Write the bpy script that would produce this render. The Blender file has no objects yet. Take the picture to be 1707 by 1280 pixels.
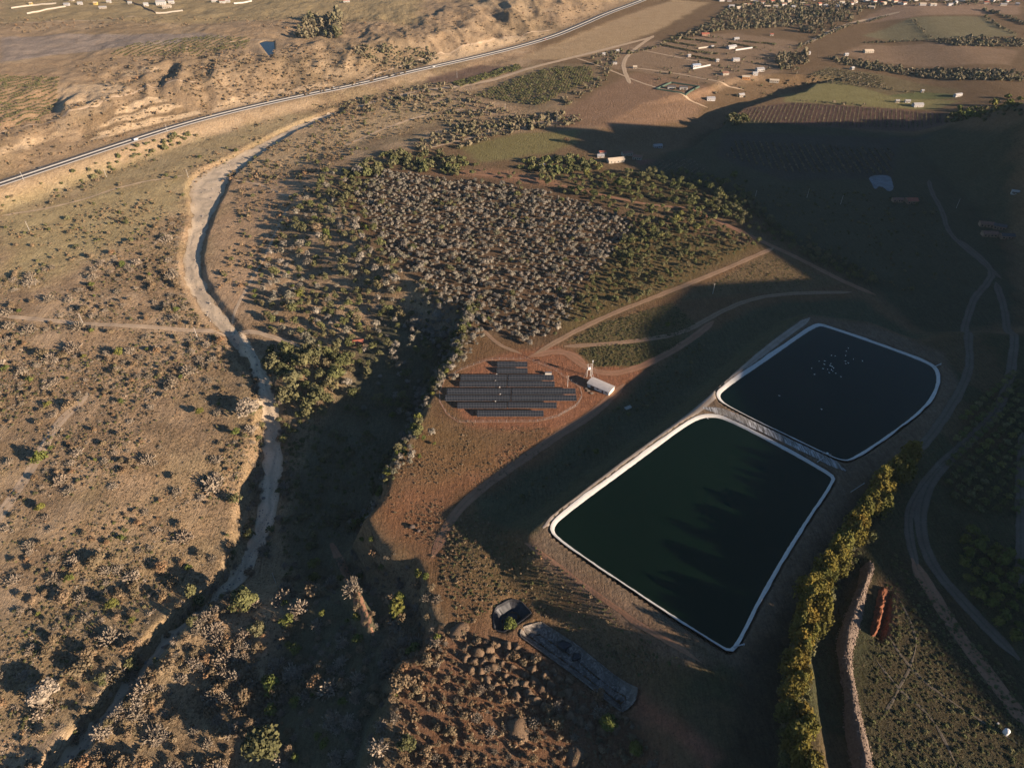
import bpy, math, random
import numpy as np
from mathutils import Vector

random.seed(7)
rng = np.random.default_rng(11)
scene = bpy.context.scene
C = scene.collection

# ---------------------------------------------------------------- camera
CAM_H, PITCH, FPX = 300.0, math.radians(39.0), 1138.0
cam_data = bpy.data.cameras.new('camera')
cam_data.sensor_width = 36.0
cam_data.lens = 24.0
cam_data.clip_start = 1.0
cam_data.clip_end = 30000.0
cam = bpy.data.objects.new('camera', cam_data)
cam.location = (0, 0, CAM_H)
cam.rotation_euler = (math.radians(90) - PITCH, 0, 0)
C.objects.link(cam)
scene.camera = cam

# ---------------------------------------------------------------- sky, sun, exposure
SUN_EL = math.radians(15.0)
SAZ = np.array([0.882, -0.471]); SAZ = SAZ / np.linalg.norm(SAZ)      # towards the sun, in plan
TO_SUN = Vector((SAZ[0] * math.cos(SUN_EL), SAZ[1] * math.cos(SUN_EL), math.sin(SUN_EL)))
world = bpy.data.worlds.new('World')
scene.world = world
world.use_nodes = True
wn = world.node_tree.nodes; wl = world.node_tree.links
wn.clear()
sky = wn.new('ShaderNodeTexSky'); sky.sky_type = 'NISHITA'; sky.sun_disc = False
sky.sun_elevation = SUN_EL
sky.sun_rotation = math.atan2(SAZ[0], SAZ[1])
sky.altitude = 300; sky.air_density = 1.0; sky.dust_density = 0.1; sky.ozone_density = 4.0
bg = wn.new('ShaderNodeBackground'); bg.inputs['Strength'].default_value = 0.05
wo = wn.new('ShaderNodeOutputWorld')
wl.new(sky.outputs[0], bg.inputs[0]); wl.new(bg.outputs[0], wo.inputs[0])
sun_data = bpy.data.lights.new('sun', 'SUN')
sun_data.energy = 5.0
sun_data.angle = math.radians(0.55)
sun_data.color = (1.0, 0.80, 0.62)
sun = bpy.data.objects.new('sun', sun_data)
sun.rotation_euler = TO_SUN.to_track_quat('Z', 'Y').to_euler()
sun.location = (600, -300, 500)
C.objects.link(sun)
scene.view_settings.view_transform = 'Standard'
scene.view_settings.look = 'None'
scene.view_settings.exposure = 1.2
scene.view_settings.gamma = 1.0
scene.view_settings.use_curve_mapping = False
scene.cycles.max_bounces = 5
scene.cycles.diffuse_bounces = 1
scene.cycles.volume_bounces = 0
scene.cycles.transparent_max_bounces = 4

# ---------------------------------------------------------------- pixel <-> place
CP, SP = math.cos(PITCH), math.sin(PITCH)
def ray(px, py):
    a = (px - 853.5) / FPX; b = -(py - 640.0) / FPX
    return np.array([a, CP + b * SP, -SP + b * CP])
def W(px, py, z=0.0):
    d = ray(px, py); t = (z - CAM_H) / d[2]
    return np.array([d[0] * t, d[1] * t])
def PW(pts, z=0.0):
    return np.array([W(p[0], p[1], z) for p in pts])
def project(X, Y, Z):
    dz = Z - CAM_H
    dep = Y * CP - dz * SP
    u = Y * SP + dz * CP
    return 853.5 + FPX * X / dep, 640 - FPX * u / dep, dep

# ---------------------------------------------------------------- noise and distance helpers
def vnoise(X, Y, seed):
    xi = np.floor(X).astype(np.int64); yi = np.floor(Y).astype(np.int64)
    fx = X - xi; fy = Y - yi
    fx = fx * fx * (3 - 2 * fx); fy = fy * fy * (3 - 2 * fy)
    def hsh(a, b):
        n = (a * 374761393 + b * 668265263 + seed * 1442695041) & 0xffffffff
        n = ((n ^ (n >> 13)) * 1274126177) & 0xffffffff
        return ((n ^ (n >> 16)) & 0xffff) / 65535.0
    a = hsh(xi, yi); b = hsh(xi + 1, yi); c = hsh(xi, yi + 1); d = hsh(xi + 1, yi + 1)
    return (a * (1 - fx) + b * fx) * (1 - fy) + (c * (1 - fx) + d * fx) * fy
def fbm(X, Y, scale, seed, octv=4, gain=0.5):
    s = np.zeros_like(X); amp = 1.0; tot = 0.0; f = 1.0 / scale
    for o in range(octv):
        s += amp * (vnoise(X * f + 17.3 * o, Y * f - 9.1 * o, seed + o) * 2 - 1)
        tot += amp; amp *= gain; f *= 2.03
    return s / tot
def sstep(a, b, x):
    t = np.clip((x - a) / (b - a), 0, 1)
    return t * t * (3 - 2 * t)
def pl_dist(X, Y, pts, vals=None):
    best = np.full(X.shape, 1e18); bv = np.zeros(X.shape) if vals is not None else None
    for i in range(len(pts) - 1):
        ax, ay = pts[i]; bx, by = pts[i + 1]
        dx, dy = bx - ax, by - ay; L = dx * dx + dy * dy + 1e-9
        t = np.clip(((X - ax) * dx + (Y - ay) * dy) / L, 0, 1)
        d = (X - ax - t * dx) ** 2 + (Y - ay - t * dy) ** 2
        m = d < best
        best = np.where(m, d, best)
        if vals is not None:
            bv = np.where(m, vals[i] + t * (vals[i + 1] - vals[i]), bv)
    return (np.sqrt(best), bv) if vals is not None else np.sqrt(best)
def inside(X, Y, pts):
    r = np.zeros(X.shape, bool); n = len(pts); j = n - 1
    for i in range(n):
        xi, yi = pts[i]; xj, yj = pts[j]
        cond = ((yi > Y) != (yj > Y)) & (X < (xj - xi) * (Y - yi) / (yj - yi + 1e-12) + xi)
        r ^= cond; j = i
    return r
def sdist(X, Y, pts):                      # negative inside
    d = pl_dist(X, Y, list(pts) + [pts[0]])
    return np.where(inside(X, Y, pts), -d, d)
def chaikin(pts, n=2, closed=False):
    p = np.array(pts, float)
    for _ in range(n):
        if closed:
            q = np.roll(p, -1, 0)
            p = np.stack([0.75 * p + 0.25 * q, 0.25 * p + 0.75 * q], 1).reshape(-1, p.shape[1])
        else:
            a, b = p[:-1], p[1:]
            m = np.stack([0.75 * a + 0.25 * b, 0.25 * a + 0.75 * b], 1).reshape(-1, p.shape[1])
            p = np.vstack([p[:1], m[1:-1], p[-1:]])
    return p

# ---------------------------------------------------------------- lie of the land
Z_POND = 16.0          # crest of the pond embankment
Z_WATER = 15.2
BLUFF = PW([(940, 215), (800, 226), (680, 252), (590, 280), (555, 310), (570, 350), (610, 400), (650, 440), (715, 478), (782, 515),
            (772, 560), (742, 620), (705, 690), (686, 745), (645, 805), (608, 862), (640, 892), (700, 935), (722, 985), (742, 1035),
            (735, 1075), (690, 1112), (655, 1180), (640, 1280), (632, 1400)])
RIVERSIDE = np.vstack([BLUFF, [[-60, 40], [-60, -400], [-3000, -400], [-3000, 3000], [-400, 3000], [0, 1600], [100, 900]]])
BED = [(560, 188, 7), (520, 203, 8), (480, 222, 9), (430, 250, 13), (390, 275, 18), (350, 300, 26), (345, 325, 21), (340, 360, 14),
       (322, 410, 11), (320, 455, 11), (337, 500, 10), (366, 540, 10), (404, 585, 8), (438, 640, 7), (458, 700, 7), (458, 780, 10),
       (442, 860, 9), (416, 925, 7), (376, 985, 5), (305, 1065, 4.5), (232, 1150, 5), (130, 1280, 5), (20, 1400, 5)]
def zplain(Y):
    return -20 + np.clip((Y - 300) * 0.02, -2, 20)
def bed_z(py):
    return np.interp(py, [180, 500, 560, 620, 1400], [-10, -23, -26, -38, -36])
BED_P = np.array([list(W(a, b, bed_z(b))) + [c] for a, b, c in BED])
BED_P[:, 2] *= np.interp([b for _, b, _ in BED], [180, 320, 350, 540, 580, 1400], [0.8, 0.85, 0.64, 0.62, 0.6, 0.7])
BED_S = chaikin(BED_P, 2)
ROAD_PX = [(-60, 326), (0, 306), (100, 273), (200, 240), (300, 208), (400, 182), (500, 160), (600, 140), (680, 120), (760, 103), (850, 82),
           (920, 62), (970, 41), (1010, 23), (1060, 5), (1100, -12), (1150, -30)]
Z_ROAD = 2.0
_rd = PW(ROAD_PX, Z_ROAD); _u = (_rd[-1] - _rd[-2]) / np.linalg.norm(_rd[-1] - _rd[-2])
ROAD = chaikin(np.vstack([_rd, _rd[-1] + _u * 500, _rd[-1] + _u * 1100 + np.array([80, 0])]), 2)
HILLSIDE = np.vstack([ROAD, [[2500, 4500], [-6000, 4500], [-6000, ROAD[0][1] - 200]]])
POND_A = [(1180, 694), (1215, 700), (1385, 792), (1387, 803), (1330, 885), (1270, 985), (1222, 1083), (1208, 1080), (1060, 985), (930, 897), (921, 880), (940, 860), (1080, 757), (1150, 705)]
POND_B = [(1360, 543), (1378, 545), (1540, 602), (1562, 618), (1560, 650), (1530, 690), (1420, 766), (1400, 766), (1370, 752), (1215, 678), (1198, 662), (1206, 650), (1290, 593)]
POND_A = chaikin(PW(POND_A, Z_WATER), 2, True)
POND_B = chaikin(PW(POND_B, Z_WATER), 2, True)
PLATEAU = PW([(888, 893), (1010, 797), (1165, 686), (1288, 568), (1350, 526), (1450, 540), (1572, 588), (1600, 640), (1560, 720), (1480, 800), (1440, 860), (1330, 1020), (1262, 1130), (1205, 1102), (1060, 1006), (905, 915)], Z_POND)
UPLAND = np.vstack([PW([(1205, 1100), (1150, 1130), (1170, 1280), (1200, 1450)], 14), [[200, -700], [3000, -700], [3000, 460]],
                    PW([(1707, 560), (1600, 560), (1500, 640), (1440, 800), (1330, 1000)], 14)])
# the hill on the right: its ridge is as high as the edge of its long shadow asks for
RIDGE_X = 600.0
SHADE_EDGE = [(1740, 1120, 15), (1640, 1000, 15), (1505, 880, 15), (1330, 700, 13), (1295, 575, 16), (1240, 492, 2), (1320, 488, 2), (1440, 480, 0), (1310, 398, 0),
              (1262, 336, 0), (1218, 284, 0), (1120, 250, 0), (975, 240, 0), (930, 217, 0), (1050, 211, 0), (1240, 211, 0), (1420, 209, 0), (1580, 205, 0)]
_rp = []
for a, b, z in SHADE_EDGE:
    p = W(a, b, z); D = (RIDGE_X - p[0]) / SAZ[0]
    _rp.append((p[1] + D * SAZ[1], z + D * math.tan(SUN_EL)))
_rp.sort()
RIDGE_Y = np.array([-700, _rp[0][0] - 60] + [r[0] for r in _rp] + [_rp[-1][0] + 90])
RIDGE_H = np.array([60, 118] + [r[1] for r in _rp] + [0.0])

GULCH = np.vstack([PW([(640, 505), (604, 570), (560, 620), (500, 650), (440, 600), (405, 565), (395, 578), (428, 640), (438, 690), (412, 780), (390, 840), (386, 905), (356, 968), (420, 1005), (446, 1080), (440, 1200), (410, 1300)], -28),
                   [[-70, 60], [-10, 60]], PW([(660, 1290), (670, 1180), (720, 1110), (770, 1050), (740, 930), (640, 870), (720, 745), (760, 640), (800, 540), (740, 490)], 0)])
CLUMP = W(515, 640, -24)
HUMP = W(822, 905, 3)
DITCH = PW([(1425, 945), (1395, 990), (1375, 1040), (1372, 1090), (1385, 1150), (1395, 1210), (1405, 1290), (1415, 1360)], 12)
def height(X, Y):
    wx = fbm(X, Y, 38, 3, 3) * 7; wy = fbm(X, Y, 38, 8, 3) * 7
    Xw, Yw = X + wx, Y + wy
    # river side below the terrace
    sd = sdist(Xw, Yw, RIVERSIDE)
    wid = 20 + 90 * sstep(430, 640, Y)
    w = sstep(0, 1, -sd / wid)
    h = zplain(Y) * w
    gl = sdist(X + wx * 0.5, Y + wy * 0.5, GULCH)
    d, hw = pl_dist(X + wx * 0.35, Y + wy * 0.35, BED_S[:, :2], BED_S[:, 2])
    soft = 5.0 + 30.0 * sstep(235, 290, Y) * sstep(-20, -60, X) * sstep(13, 42, d)
    gk = sstep(2.0, -soft, gl)
    south = sstep(240, 203, Y)
    floor = np.interp(Y, [285, 330, 430], [-39.0, -30.0, -13.0]) * (1 - south) + np.maximum(-40.0, -3.5 - 0.275 * np.maximum(-sd, 0)) * south
    h = h + (floor - h) * gk * w
    d, hw = pl_dist(X + wx * 0.35, Y + wy * 0.35, BED_S[:, :2], BED_S[:, 2])
    cut = 1 - sstep(0, 5.5, d - hw)
    deep = 3.6 + 6.0 * sstep(205, 170, Y + 0.35 * X) * (1 - gk)
    h = h - (deep * cut * (1 - 0.6 * gk) + 1.0 * sstep(60, 0, d) + 8.0 * sstep(110, 6, d) * sstep(345, 290, Y) * sstep(195, 232, Y) * (1 - gk)) * w
    # spur with the lit track, and the knoll left of the stream
    sp = pl_dist(X, Y, PW([(548, 893), (580, 960), (618, 1050)], -10))
    h = h + 8 * np.exp(-(sp / 4.2) ** 2) * sstep(0, 20, -sd)
    cl = (X - CLUMP[0]) ** 2 + (Y - CLUMP[1]) ** 2
    h = h + 10 * np.exp(-cl / 24.0 ** 2)
    h = h + 5.5 * np.exp(-((X - HUMP[0]) ** 2 + (Y - HUMP[1]) ** 2) / 27.0 ** 2)
    # left bank shelf along the stream
    sp = pl_dist(X, Y, PW([(330, 1010), (180, 1180), (60, 1330)], -18))
    h = h + 3.0 * np.exp(-(sp / 15.0) ** 2)
    sp = pl_dist(X, Y, PW([(400, 1050), (340, 1180), (320, 1290)], -24))
    h = h - 0.5 * np.exp(-(sp / 24.0) ** 2) * (1 - gk)
    # road bench and hills beyond
    rd = sdist(X, Y, HILLSIDE)
    bench = sstep(44, 9, rd)
    zr = Z_ROAD
    h = h * (1 - bench) + zr * bench
    up = np.maximum(-rd - 10, 0)
    rough = fbm(X, Y, 150, 21, 5, 0.55)
    gully = 1 - np.abs(fbm(X + 0.3 * Y, Y * 0.6, 70, 33, 4))
    scarp = 22 * sstep(0, 95 + 40 * rough, up) * (0.85 + 0.3 * rough)
    hill = scarp + (gully - 0.72) * 19 * sstep(0, 50, up) * sstep(330, 160, up) + 0.018 * np.minimum(up, 500)
    flat = sstep(0, 400, X) * 0.8
    h = h + hill * (1 - flat) * (rd < -10)
    # uplands and pond platform
    su = sdist(Xw, Yw, UPLAND)
    h = h * (1 - sstep(34, 0, su)) + 14.5 * sstep(34, 0, su)
    spd = sdist(X + wx * 0.15, Y + wy * 0.15, PLATEAU)
    k = sstep(23, 1.0, spd)
    h = np.maximum(h, h * (1 - k) + Z_POND * k)
    k = sstep(4.0, 0.0, sdist(X, Y, PLATEAU)); h = h * (1 - k) + Z_POND * k
    # sunlit flank for the rise toward the right
    h = h + 10 * sstep(330, 470, X - 0.25 * Y)
    dd = pl_dist(X + wx * .2, Y + wy * .2, DITCH); h = h - 4.5 * sstep(8.5, 3.5, dd)
    # ridge
    rh = np.interp(Y, RIDGE_Y, RIDGE_H)
    foot = 395 + 0.10 * Y
    prof = np.where(X < RIDGE_X, sstep(foot, RIDGE_X, X), sstep(RIDGE_X + 420, RIDGE_X, X))
    hillz = rh * prof
    h = np.maximum(h, np.minimum(h, 10) + hillz - 4 * (1 - prof))
    # right-hand valley beyond: low river bluff
    bl = sdist(X + wx, Y + wy, VALLEY); be = pl_dist(X, Y, VALLEY_E)
    h = h - 17 * sstep(0, 14, -bl) * (1 - sstep(22, 145, be)) * sstep(800, 880, Y)
    # relief
    amp = 0.25 + 0.75 * w + 1.2 * (rd < -20)
    flatten = np.minimum(1, np.abs(rd) / 30)
    onp = sstep(0, 6, sdist(X, Y, PLATEAU))
    h = h + (fbm(X, Y, 24, 51, 4) * 0.9 * amp + fbm(X, Y, 6, 71, 3) * 0.42 * amp) * flatten * onp
    # far country
    h = h + sstep(1700, 4500, Y) * (140 + 120 * fbm(X, Y, 900, 91, 3))
    # hollows that hold the water
    for P in (POND_A, POND_B):
        q = sdist(X, Y, P)
        h = h - 7 * sstep(2.9, -0.3, q)
    # lined pits
    for P, dp in ((PIT_A, 5.0), (PIT_B, 5.5)):
        q = sdist(X, Y, P)
        h = h - dp * sstep(1.8, -3.2, q)
    q = sdist(X, Y, TRENCH); h = h - 6.0 * sstep(0.8, -2.2, q)
    q = sstep(30, 4, sdist(X, Y, RESERVOIR)); h = h * (1 - q) + 26.0 * q
    q = sstep(1, -6, sdist(X, Y, RESERVOIR)); h = h - 4 * q
    return h
VALLEY_E = PW([(1420, 128), (1365, 140), (1345, 152), (1300, 165), (1248, 178), (1222, 200), (1190, 222), (1140, 262), (1080, 300)], 0)
VALLEY = np.vstack([VALLEY_E, VALLEY_E[::-1] + np.array([-150, 20])])
PIT_A = PW([(824, 1020), (828, 1008), (852, 996), (868, 1000), (884, 1016), (850, 1040), (838, 1046), (826, 1042)], 3)
PIT_B = PW([(872, 1040), (902, 1032), (960, 1070), (1060, 1150), (1056, 1168), (1040, 1180), (960, 1118), (868, 1052)], 3)
TRENCH = PW([(1476, 984), (1489, 986), (1474, 1062), (1459, 1068)], 15)
RESERVOIR = PW([(430, 71), (440, 67), (458, 68), (459, 80), (453, 97), (449, 96)], 26)

def axis(segs):
    out = []
    for a, b, s0, s1 in segs:
        x = a
        while x < b - 1e-6:
            out.append(x)
            x += s0 + (s1 - s0) * (x - a) / (b - a)
    out.append(segs[-1][1])
    return np.array(out)
_half = axis([(310, 900, 2.0, 5), (900, 1500, 5, 16), (1500, 9000, 30, 900)])
xs = np.concatenate([-_half[::-1], axis([(-310, 310, 2.0, 2.0)])[1:-1], _half])
ys = axis([(-900, 60, 60, 8), (60, 110, 4, 2), (110, 640, 2.0, 2.0), (640, 1000, 2.0, 3.2), (1000, 1900, 3.2, 9), (1900, 12000, 20, 900)])
GX, GY = np.meshgrid(xs, ys)
GZ = height(GX, GY)
def ground(x, y):
    x = np.atleast_1d(np.asarray(x, float)); y = np.atleast_1d(np.asarray(y, float))
    i = np.clip(np.searchsorted(xs, x) - 1, 0, len(xs) - 2); j = np.clip(np.searchsorted(ys, y) - 1, 0, len(ys) - 2)
    fx = (x - xs[i]) / (xs[i + 1] - xs[i]); fy = (y - ys[j]) / (ys[j + 1] - ys[j])
    fx = np.clip(fx, 0, 1); fy = np.clip(fy, 0, 1)
    return (GZ[j, i] * (1 - fx) + GZ[j, i + 1] * fx) * (1 - fy) + (GZ[j + 1, i] * (1 - fx) + GZ[j + 1, i + 1] * fx) * fy
def gz(x, y): return float(ground(x, y)[0])
def hit(px, py):
    """where the sight line through a photo pixel meets the land"""
    px = np.atleast_1d(np.asarray(px, float)); py = np.atleast_1d(np.asarray(py, float))
    a = (px - 853.5) / FPX; b = -(py - 640.0) / FPX
    dx, dy, dz = a, CP + b * SP, -SP + b * CP
    t0 = np.full(a.shape, 150.0); t = t0.copy(); done = np.zeros(a.shape, bool)
    for k in range(500):
        step = np.maximum(0.6, t * 0.008)
        z = CAM_H + dz * t
        under = z < ground(dx * t, dy * t)
        done |= under
        t = np.where(done, t, t + step)
        if done.all(): break
    hi = t; lo = t - np.maximum(0.6, t * 0.008)
    for k in range(12):
        m = (lo + hi) / 2
        u = CAM_H + dz * m < ground(dx * m, dy * m)
        hi = np.where(u, m, hi); lo = np.where(u, lo, m)
    return np.stack([dx * hi, dy * hi], -1)
def HP(pts):
    p = np.array(pts, float)
    return hit(p[:, 0], p[:, 1])
def H1(px, py):
    return hit(px, py)[0]

# ---------------------------------------------------------------- materials
MATS = {}
class NT:
    def __init__(s, name):
        s.m = bpy.data.materials.new(name); s.m.use_nodes = True
        s.t = s.m.node_tree; s.n = s.t.nodes; s.l = s.t.links
        s.b = s.n['Principled BSDF']; s.out = s.n['Material Output']
        s.b.inputs['Specular IOR Level'].default_value = 0.15
        s.b.inputs['Roughness'].default_value = 0.9
    def new(s, t, **k):
        n = s.n.new(t)
        for a, v in k.items(): setattr(n, a, v)
        return n
    def put(s, sock, v):
        if isinstance(v, bpy.types.NodeSocket): s.l.new(v, sock)
        else: sock.default_value = v
    def pos(s):
        return s.new('ShaderNodeNewGeometry').outputs['Position']
    def noise(s, scale, detail=4, rough=0.6, vec=None, dist=0.0):
        n = s.new('ShaderNodeTexNoise'); n.inputs['Scale'].default_value = scale
        n.inputs['Detail'].default_value = detail; n.inputs['Roughness'].default_value = rough; n.inputs['Distortion'].default_value = dist
        s.l.new(vec if vec is not None else s.pos(), n.inputs['Vector'])
        return n.outputs['Fac']
    def ramp(s, fac, stops, interp='LINEAR'):
        r = s.new('ShaderNodeValToRGB'); r.color_ramp.interpolation = interp
        e = r.color_ramp.elements
        while len(e) < len(stops): e.new(0.5)
        for i, (p, c) in enumerate(stops):
            e[i].position = p; e[i].color = (*c, 1) if len(c) == 3 else c
        s.put(r.inputs[0], fac)
        return r.outputs[0]
    def math(s, op, a, b=0.0, c=None, clamp=False):
        n = s.new('ShaderNodeMath', operation=op); n.use_clamp = clamp
        s.put(n.inputs[0], a); s.put(n.inputs[1], b)
        if c is not None: s.put(n.inputs[2], c)
        return n.outputs[0]
    def mix(s, fac, a, b, mode='MIX'):
        n = s.new('ShaderNodeMix', data_type='RGBA', blend_type=mode)
        s.put(n.inputs[0], fac)
        for sock, v in ((n.inputs[6], a), (n.inputs[7], b)):
            if isinstance(v, tuple) and len(v) == 3: v = (*v, 1)
            s.put(sock, v)
        return n.outputs[2]
    def rng(s, v, a, b, c, d):
        n = s.new('ShaderNodeMapRange'); s.put(n.inputs[0], v)
        for i, q in enumerate((a, b, c, d)): n.inputs[i + 1].default_value = q
        return n.outputs[0]
    def bump(s, hgt, strength=0.5, dist=0.3):
        n = s.new('ShaderNodeBump'); n.inputs['Strength'].default_value = strength; n.inputs['Distance'].default_value = dist
        s.l.new(hgt, n.inputs['Height']); s.l.new(n.outputs[0], s.b.inputs['Normal'])
    def col(s, v):
        if isinstance(v, tuple) and len(v) == 3: v = (*v, 1)
        s.put(s.b.inputs['Base Color'], v)
    def rough(s, v): s.put(s.b.inputs['Roughness'], v)

def plain(name, c, rough=0.7, var=0.25, scale=0.8, spec=0.2, metal=0.0):
    if name in MATS: return MATS[name]
    t = NT(name)
    f = t.noise(scale, 5, 0.65)
    t.col(t.mix(t.rng(f, 0.3, 0.7, 0, 1), tuple(x * (1 - var) for x in c), tuple(min(1, x * (1 + var)) for x in c)))
    t.rough(rough); t.b.inputs['Specular IOR Level'].default_value = spec; t.b.inputs['Metallic'].default_value = metal
    MATS[name] = t.m
    return t.m

def ground_material():
    t = NT('ground')
    at = t.new('ShaderNodeAttribute', attribute_name='col')
    base = at.outputs['Color']; veg = at.outputs['Alpha']
    n1 = t.noise(0.045, 6, 0.68)
    n2 = t.noise(0.33, 5, 0.7)
    n3 = t.noise(1.1, 5, 0.75)
    c = t.mix(t.rng(n1, 0.35, 0.68, 0, 0.55), base, t.mix(1.0, base, (0.72, 0.66, 0.56), 'MULTIPLY'))
    c = t.mix(t.rng(n2, 0.40, 0.66, 0, 0.75), c, t.mix(1.0, c, (1.45, 1.38, 1.28), 'MULTIPLY'))
    # low dry tufts: small olive and straw flecks where the cover is denser
    tuft = t.noise(0.62, 2, 0.6, dist=0.6)
    thr = t.rng(veg, 0, 1, 0.78, 0.47)
    tf = t.math('MULTIPLY', t.math('SUBTRACT', tuft, thr), 12.0, clamp=True)
    tc = t.mix(t.noise(0.08, 3), (0.085, 0.078, 0.042), (0.17, 0.125, 0.08))
    c = t.mix(t.math('MULTIPLY', tf, 0.75), c, tc)
    c = t.mix(t.rng(n3, 0.36, 0.62, 0, 0.75), c, t.mix(1.0, c, (0.55, 0.52, 0.48), 'MULTIPLY'))
    mp = t.new('ShaderNodeMapping'); t.l.new(t.pos(), mp.inputs[0]); mp.inputs['Rotation'].default_value = (0, 0, 0.75); mp.inputs['Scale'].default_value = (1.0, 0.13, 1.0)
    rill = t.noise(0.75, 4, 0.65, mp.outputs[0], 0.8)
    c = t.mix(t.rng(rill, 0.46, 0.62, 0, 0.5), c, t.mix(1.0, c, (0.6, 0.56, 0.52), 'MULTIPLY'))
    vo = t.new('ShaderNodeTexVoronoi'); vo.inputs['Scale'].default_value = 0.55; t.l.new(t.pos(), vo.inputs['Vector'])
    st = t.rng(vo.outputs['Distance'], 0.10, 0.2, 0.7, 0)
    c = t.mix(st, c, t.mix(1.0, c, (0.42, 0.4, 0.37), 'MULTIPLY'))
    t.col(c)
    t.rough(0.95); t.b.inputs['Specular IOR Level'].default_value = 0.05
    n2 = t.math('ADD', n2, t.math('MULTIPLY', rill, 0.5))
    hgt = t.math('ADD', t.math('MULTIPLY', n2, 1.0), t.math('ADD', t.math('MULTIPLY', n3, 0.55), t.math('MULTIPLY', tf, 0.35)))
    t.bump(hgt, 0.9, 1.5)
    return t.m

def foliage(name, cols, rough=0.85, noise_scale=0.35):
    if name in MATS: return MATS[name]
    t = NT(name)
    oi = t.new('ShaderNodeObjectInfo').outputs['Random']
    at = t.new('ShaderNodeAttribute', attribute_name='rnd').outputs['Fac']
    r = t.math('FRACT', t.math('ADD', oi, at))
    stops = [(i / (len(cols) - 1), c) for i, c in enumerate(cols)]
    c = t.ramp(r, stops)
    f = t.noise(noise_scale, 3, 0.6)
    c = t.mix(t.rng(f, 0.3, 0.7, 0, 1), t.mix(1.0, c, (0.6, 0.62, 0.6), 'MULTIPLY'), t.mix(1.0, c, (1.3, 1.25, 1.15), 'MULTIPLY'))
    t.col(c); t.rough(rough); t.b.inputs['Specular IOR Level'].default_value = 0.1
    MATS[name] = t.m
    return t.m

# ---------------------------------------------------------------- mesh helpers
def mesh_from(name, V, F, mats, midx=None, rnd=None, smooth=False):
    """V (n,3); F (m,3) or (m,4)"""
    V = np.asarray(V, np.float32); F = np.asarray(F, np.int32)
    me = bpy.data.meshes.new(name)
    k = F.shape[1]
    me.vertices.add(len(V)); me.vertices.foreach_set('co', V.ravel())
    me.loops.add(F.size); me.loops.foreach_set('vertex_index', F.ravel())
    me.polygons.add(len(F)); me.polygons.foreach_set('loop_start', np.arange(0, F.size, k, dtype=np.int32))
    me.polygons.foreach_set('loop_total', np.full(len(F), k, np.int32))
    for m in (mats if isinstance(mats, (list, tuple)) else [mats]): me.materials.append(m)
    if midx is not None: me.polygons.foreach_set('material_index', np.asarray(midx, np.int32))
    if rnd is not None:
        a = me.attributes.new('rnd', 'FLOAT', 'POINT'); a.data.foreach_set('value', np.asarray(rnd, np.float32))
    if smooth: me.polygons.foreach_set('use_smooth', np.ones(len(F), bool))
    me.update(calc_edges=True); me.validate()
    return me
def link(name, me, loc=(0, 0, 0), rz=0.0, sc=1.0, parent=None):
    o = bpy.data.objects.new(name, me)
    o.location = loc; o.rotation_euler = (0, 0, rz)
    o.scale = (sc, sc, sc) if np.isscalar(sc) else sc
    if parent is not None: o.parent = parent
    C.objects.link(o)
    return o
def tag(o, label, cat, group=None, kind=None):
    o['label'] = label
    if cat: o['category'] = cat
    if group: o['group'] = group
    if kind: o['kind'] = kind
    return o
def structure(o, label=None):
    o['kind'] = 'structure'
    if label: o['label'] = label
    return o
def empty(name, loc, rz=0.0, sc=1.0):
    o = bpy.data.objects.new(name, None); o.location = loc; o.rotation_euler = (0, 0, rz); o.scale = (sc, sc, sc)
    o.empty_display_size = 0.5
    C.objects.link(o)
    return o
class MB:
    """collects quads/tris for one part"""
    def __init__(s): s.v = []; s.f = []
    def add(s, V, F):
        o = len(s.v); s.v += [tuple(map(float, p)) for p in V]; s.f += [tuple(i + o for i in f) for f in F]; return s
    def box(s, c, d, rz=0.0, taper=1.0):
        x, y, z = d[0] / 2, d[1] / 2, d[2] / 2
        V = []
        for k, q in ((-z, 1.0), (z, taper)):
            for a, b in ((-x, -y), (x, -y), (x, y), (-x, y)):
                a *= q; b *= q
                V.append((c[0] + a * math.cos(rz) - b * math.sin(rz), c[1] + a * math.sin(rz) + b * math.cos(rz), c[2] + k))
        return s.add(V, [(0, 3, 2, 1), (4, 5, 6, 7), (0, 1, 5, 4), (1, 2, 6, 5), (2, 3, 7, 6), (3, 0, 4, 7)])
    def tube(s, p, q, r0, r1=None, n=6):
        r1 = r0 if r1 is None else r1
        p = Vector(p); q = Vector(q); d = (q - p).normalized()
        u = d.orthogonal().normalized(); w = d.cross(u)
        V = []
        for c, r in ((p, r0), (q, r1)):
            for i in range(n):
                a = 2 * math.pi * i / n
                V.append(c + r * (math.cos(a) * u + math.sin(a) * w))
        F = [(i, (i + 1) % n, n + (i + 1) % n, n + i) for i in range(n)]
        F += [tuple(range(n - 1, -1, -1)), tuple(range(n, 2 * n))]
        return s.add(V, F)
    def build(s, name, mat, parent=None, loc=(0, 0, 0), rz=0.0, smooth=False):
        me = bpy.data.meshes.new(name); me.from_pydata(s.v, [], s.f); me.materials.append(mat)
        if smooth:
            for p in me.polygons: p.use_smooth = True
        me.update()
        return link(name, me, loc, rz, 1.0, parent)
def tris(F):
    out = []
    for f in F:
        for i in range(1, len(f) - 1): out.append((f[0], f[i], f[i + 1]))
    return out

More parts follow.
